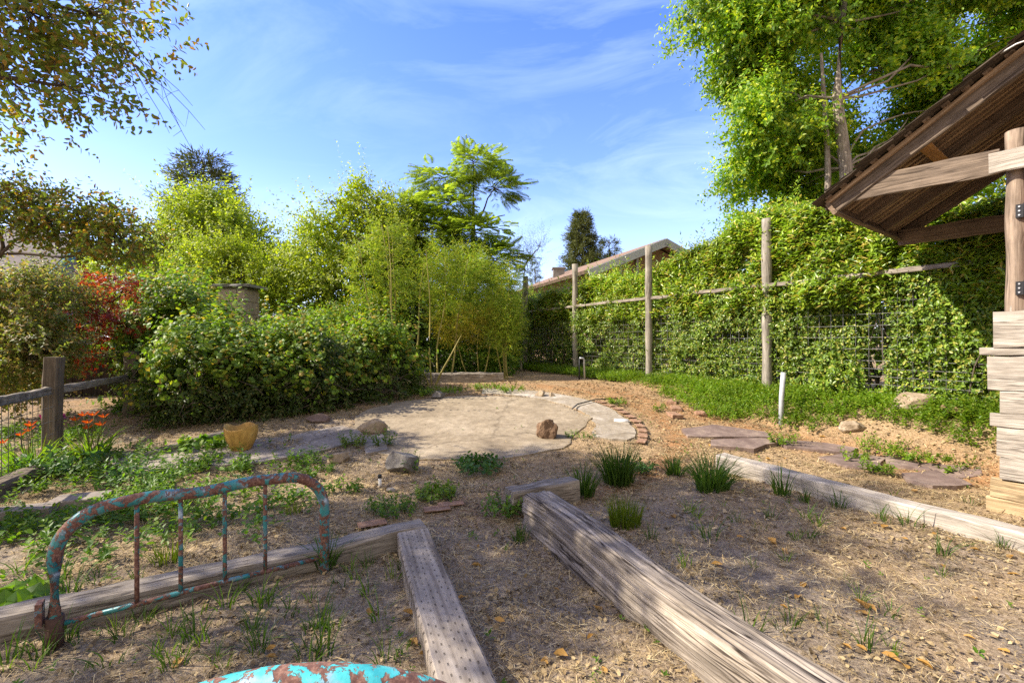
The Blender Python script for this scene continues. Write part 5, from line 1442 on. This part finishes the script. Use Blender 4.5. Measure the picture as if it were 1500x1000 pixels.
bamboo('dense bamboo thicket between the splayed culms and the weeping bamboo', at(678, 552, 10.9)[:2] + (.48,), [(-.3, .2, -.2, .1, 2.9), (.0, .2, .1, .1, 3.1), (.2, .2, .1, .1, 2.8), (.3, .3, .1, .2, 2.6), (-.1, .1, 0, 0, 2.2), (-.6, .3, -.2, 0, 2.7)], 1500, 'bamboo', .12, 221, .6)
bamboo('golden drooping bamboo in the middle of the thicket', at(700, 556, 10.3)[:2] + (.46,), [(-.2, .1, -.5, -.1, 1.3), (.1, .1, .35, -.1, 1.4), (0, .1, 0, -.1, 1.5)], 420, 'bamboo_gold', .13, 231, .7, low=.5)
bamboo('light weeping bamboo standing alone left of the fence end', at(738, 560, 10.0)[:2] + (.46,), [(0, 0, -.05, .05, 2.3), (.03, 0, .1, .05, 2.5), (-.03, 0, -.22, 0, 1.9), (.02, .03, .12, .1, 1.9), (.08, -.1, .02, 0, 1.5)], 900, 'bamboo', .10, 241, .33, bushy=.30, low=.3)
bamboo('bamboo tops arching in front of the light green tree', at(540, 560, 11.0)[:2] + (.48,), [(-.3, .1, -.3, .1, 2.3), (0, .1, .3, .1, 2.4), (.3, .1, .1, .1, 2.2), (-.1, .1, -.1, .1, 3.0)], 380, 'bamboo', .12, 251, .6)

# tall tree on the right behind the hedge
base = Vector((7.75, 10.5, .5))
tk = [base, base + Vector((-.05, 0, 1.8)), base + Vector((.05, 0, 3.2)), base + Vector((-.05, .0, 4.8)), base + Vector((-.25, 0, 6.4)), base + Vector((-.15, 0, 8.2)), base + Vector((.1, 0, 10.2))]
blobs = [(4.6, 10.6, 8.6, .75, .8, .5), (5.5, 10.6, 8.0, 1.1, 1.0, .7), (5.3, 10.5, 6.7, 1.0, .9, .65), (6.2, 10.4, 6.0, 1.1, 1.0, .7), (6.0, 10.8, 7.2, 1.1, 1.0, .6), (6.5, 10.4, 8.4, 1.3, 1.1, .9), (6.2, 10.2, 9.4, 1.6, 1.2, .7),
         (8.2, 12.6, 7.4, 1.2, .9, .7), (8.0, 10.0, 9.9, 1.5, 1.2, .7), (10.0, 10.4, 7.6, 1.3, 1.1, .8), (9.3, 10.4, 9.2, 1.6, 1.2, .8), (11.0, 10.8, 8.8, 1.5, 1.2, .8), (12.2, 11.0, 8.6, 1.3, 1.2, .6), (9.6, 10.6, 6.2, 1.1, 1.0, .7),
         (6.7, 10.8, 5.0, 1.0, .9, .6), (7.0, 11.0, 4.1, 1.2, .9, .7), (6.0, 10.8, 4.6, .6, .6, .4), (8.8, 11.2, 4.8, 1.0, 1.0, .7), (8.2, 11.6, 6.2, .9, .8, .6), (10.4, 11.2, 5.4, 1.2, 1.0, .8), (7.4, 11.8, 7.0, 1.0, .9, .8), (6.2, 11.2, 3.4, 1.0, .7, .6), (7.6, 12.0, 9.8, 1.6, 1.3, .9), (9.8, 12.0, 10.2, 1.8, 1.5, 1.0), (5.1, 10.8, 9.6, 1.0, .9, .5), (9.0, 11.0, 7.9, 1.1, 1, .8), (10.2, 11, 6.9, 1.1, 1, .8), (8.9, 11.6, 5.6, 1, .9, .7), (11.3, 11.2, 7.6, 1.3, 1, .8), (7.0, 11.6, 6.2, .9, .8, .7), (6.3, 11.0, 4.4, 1.1, .9, .8), (5.9, 11, 5.3, .9, .9, .6), (7.7, 10.2, 8.3, .9, .6, .5), (9.4, 10.8, 6.6, 1.0, .8, .6)]
blobs = [(b_[0] * 1.09, b_[1] * 1.09, 1.3 + (b_[2] - 1.3) * 1.09, *b_[3:]) for b_ in blobs]
tree('broadleaf_tree', 'tall sunlit tree with a pale trunk towering behind the hedge', 'tree', base[:], tk, [.20, .175, .155, .135, .11, .08, .04], blobs, M['maple_big'], M['bark_pale'], 25000, 9, .14, .55, OVAL, .3, 301, 1.0, .45, .7, .1, .6, 1.05, .25, None, 520, .032, .010, sprays=420, sprayL=1.2)
# its second, thinner stem
m = MB(); m.tube(curve(base + Vector((-.3, .1, 0)), base + Vector((-.55, .1, 7.5)), 8, .03, 5), [.11, .10, .09, .08, .075, .065, .055, .045, .03], 9, caps=False)
o = m.build('second_stem', M['bark_pale'], bpy.data.objects[[q_.name for q_ in COL.objects if q_.get('label', '').startswith('tall sunlit tree')][0]])
base = Vector((14.5, 12.0, .5)); tk = [base, base + Vector((0, 0, 2)), base + Vector((0, 0, 4)), base + Vector((0, 0, 5.5))]
blobs = [(13.5, 11.5, 4.6, 1.3, 1.0, 1.0), (12.6, 11.6, 3.9, 1.0, 1.0, .8), (14.8, 11.5, 5.4, 1.4, 1.2, 1.0), (15.8, 11.5, 4.2, 1.4, 1.2, 1.0)]
tree('broadleaf_tree', 'tree seen below the shed roof beside the post', 'tree', base[:], tk, .16, blobs, M['light_tree'], M['bark_dark'], 1500, 9, .13, .5, OVAL, .4, 311, .9, .36, .6, .2, .6, 1.0, .2, None, 100, .05)

# conifers
def conifer(label, base, h, r, n, mat='conifer', S_=.28, seed=1, name='conifer', pine=False):
    base = Vector(base); root = thing(name, label, 'tree', base[:]); rnd = random.Random(seed)
    m = MB(); m.tube([base, base + Vector((.02 * h, 0, h * .5)), base + Vector((0, 0, h))], [.035 * h * .5, .02 * h * .5, .012], 8, caps=False)
    P_, A_ = [], []
    for k in range(n):
        f = rnd.random() ** .75 if not pine else .25 + .75 * rnd.random()
        z = h * (.10 + .9 * f); L_ = r * ((1 - f) ** .8 * .95 + .05) * rnd.uniform(.65, 1.15) if not pine else r * rnd.uniform(.45, 1.1) * (1.08 - f) ** .6
        a = rnd.random() * 6.283; d = Vector((math.cos(a), math.sin(a), -.12 + .5 * f if not pine else rnd.uniform(-.15, .35)))
        p0 = base + Vector((0, 0, z)); p1 = p0 + d * L_
        m.tube([p0, p0.lerp(p1, .5) + Vector((0, 0, .03 * L_)), p1], [.012 + .006 * L_, .01, .004], 4, caps=False)
        q_ = max(3, int(L_ / (.16 if not pine else .2)))
        for j in range(q_):
            t = (.25 if not pine else .55) + (.75 if not pine else .45) * (j + rnd.random()) / q_
            p = p0.lerp(p1, t); P_.append((p.x + rnd.gauss(0, .05 * r), p.y + rnd.gauss(0, .05 * r), p.z + rnd.gauss(0, .03 * r))); A_.append((d.x, d.y, d.z + rnd.uniform(-.3, .4)))
    m.build('trunk', M['bark_dark'], root)
    P_, A_ = np.array(P_), np.array(A_) + rdir(len(P_)) * .35
    LB().add(*shoots(P_, A_, S_ * 1.3, 9, S_, .7, NEEDLE, .05)).build('crown', M[mat], root)
conifer('slender dark conifer left of the tan roof', (6.1, 40, .5), 11.9, 3.0, 640, S_=.42, seed=3)
conifer('small round-topped conifer just left of the roof peak', (9.0, 42, .5), 10.0, 1.9, 260, S_=.42, seed=5, pine=True)
conifer('tiny distant conifer tip above the fence end', (2.6, 52, .5), 10.2, 1.1, 120, S_=.4, seed=9)
conifer('open-branched dark pine behind the bright green tree', (-14.6, 21.5, .5), 9.4, 2.6, 330, S_=.40, seed=7, pine=True)

# far-off wood closing the view
P = np.stack([rng.uniform(-75, 70, 9000), rng.uniform(46, 62, 9000), np.zeros(9000)], 1)
P[:, 2] = .5 + rng.random(9000) * (3.0 + 3.2 * fbm(P[:, 0] * .16, P[:, 1] * .1, 0, 401))
A = rdir(9000); A[:, 2] += .5
tag(LB().add(*shoots(P, A, 1.0, 9, .55, 1.0, OVAL)).build('distant_wood', M['far'], off=np.zeros(3)), 'far-off dark green wood on the horizon', 'wood', kind='stuff')

#@@LIGHT
# ------------------------------------------------------------------ sun, sky, camera
SUN_EL = R(40); sdir = Vector((-.97, -.06, 0)).normalized()
to_sun = Vector((sdir.x * math.cos(SUN_EL), sdir.y * math.cos(SUN_EL), math.sin(SUN_EL)))
sl = bpy.data.lights.new('sun', 'SUN'); sl.energy = 5.0; sl.angle = R(.55); sl.color = (1, .91, .76)
so = bpy.data.objects.new('sun', sl); COL.objects.link(so); so.rotation_euler = (-to_sun).to_track_quat('-Z', 'Y').to_euler(); so.location = (-20, 5, 20)
W = bpy.data.worlds.new('World'); SC.world = W; W.use_nodes = True
nt = W.node_tree; bg = nt.nodes['Background']
sky = nt.nodes.new('ShaderNodeTexSky'); sky.sky_type = 'NISHITA'; sky.sun_disc = False
sky.sun_elevation = SUN_EL; sky.sun_rotation = math.atan2(to_sun.x, to_sun.y)
sky.air_density = 1.0; sky.dust_density = .4; sky.ozone_density = 3.0
tc = nt.nodes.new('ShaderNodeTexCoord'); sx = nt.nodes.new('ShaderNodeSeparateXYZ'); nt.links.new(tc.outputs['Generated'], sx.inputs[0])
den = math_(nt, 'ADD', sx.outputs[2], .22)
cx = nt.nodes.new('ShaderNodeCombineXYZ')
nt.links.new(math_(nt, 'DIVIDE', sx.outputs[0], den), cx.inputs[0]); nt.links.new(math_(nt, 'DIVIDE', sx.outputs[1], den), cx.inputs[1])
v1 = mapping(nt, cx.outputs[0], (.9, 1.9, 1), (3.1, 1.7, 0), (0, 0, .5))
n1 = noise_(nt, v1, 1.6, 9, .62, .9)
v2 = mapping(nt, cx.outputs[0], (.6, .7, 1), (7, 2.2, 0)); n2 = noise_(nt, v2, .9, 3, .5)
cl = math_(nt, 'MULTIPLY', ramp(nt, n1, [(.46, 0), (.85, 1)]), ramp(nt, n2, [(.42, .08), (.6, 1)]))
hzn = ramp(nt, sx.outputs[2], [(0.0, .55), (.16, .26), (.34, .05), (.6, 0)])
cl = math_(nt, 'MINIMUM', math_(nt, 'ADD', math_(nt, 'MULTIPLY', cl, .42), hzn), .9)
back = ramp(nt, math_(nt, 'ADD', math_(nt, 'MULTIPLY', sx.outputs[1], -.5), math_(nt, 'MULTIPLY', math_(nt, 'SUBTRACT', noise_(nt, tc.outputs['Generated'], 2.5, 5), .5), .25)), [(.04, 0), (.22, .9)])  # unseen warm cloud bank behind the camera, added as fill light
hs_ = nd(nt, 'ShaderNodeHueSaturation'); hs_.inputs['Saturation'].default_value = 1.22; hs_.inputs['Value'].default_value = 1.12
nt.links.new(mixc(nt, 1.0, sky.outputs[0], (1.1, .93, 1.1), 'MULTIPLY'), hs_.inputs['Color'])
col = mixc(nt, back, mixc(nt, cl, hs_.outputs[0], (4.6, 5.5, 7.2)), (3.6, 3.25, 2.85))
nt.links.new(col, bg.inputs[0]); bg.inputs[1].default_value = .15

cam = bpy.data.cameras.new('camera'); cam.sensor_width = 36; cam.lens = 16.0; cam.clip_end = 1000; cam.clip_start = .05
co = bpy.data.objects.new('camera', cam); COL.objects.link(co); co.location = (0, 0, CAMZ); co.rotation_euler = (math.pi / 2, 0, 0)
SC.camera = co
vs = SC.view_settings; vs.view_transform = 'Standard'; vs.look = 'None'; vs.exposure = 1.08; vs.gamma = 1
SC.cycles.max_bounces = 8; SC.cycles.transparent_max_bounces = 4; SC.cycles.use_denoising = False
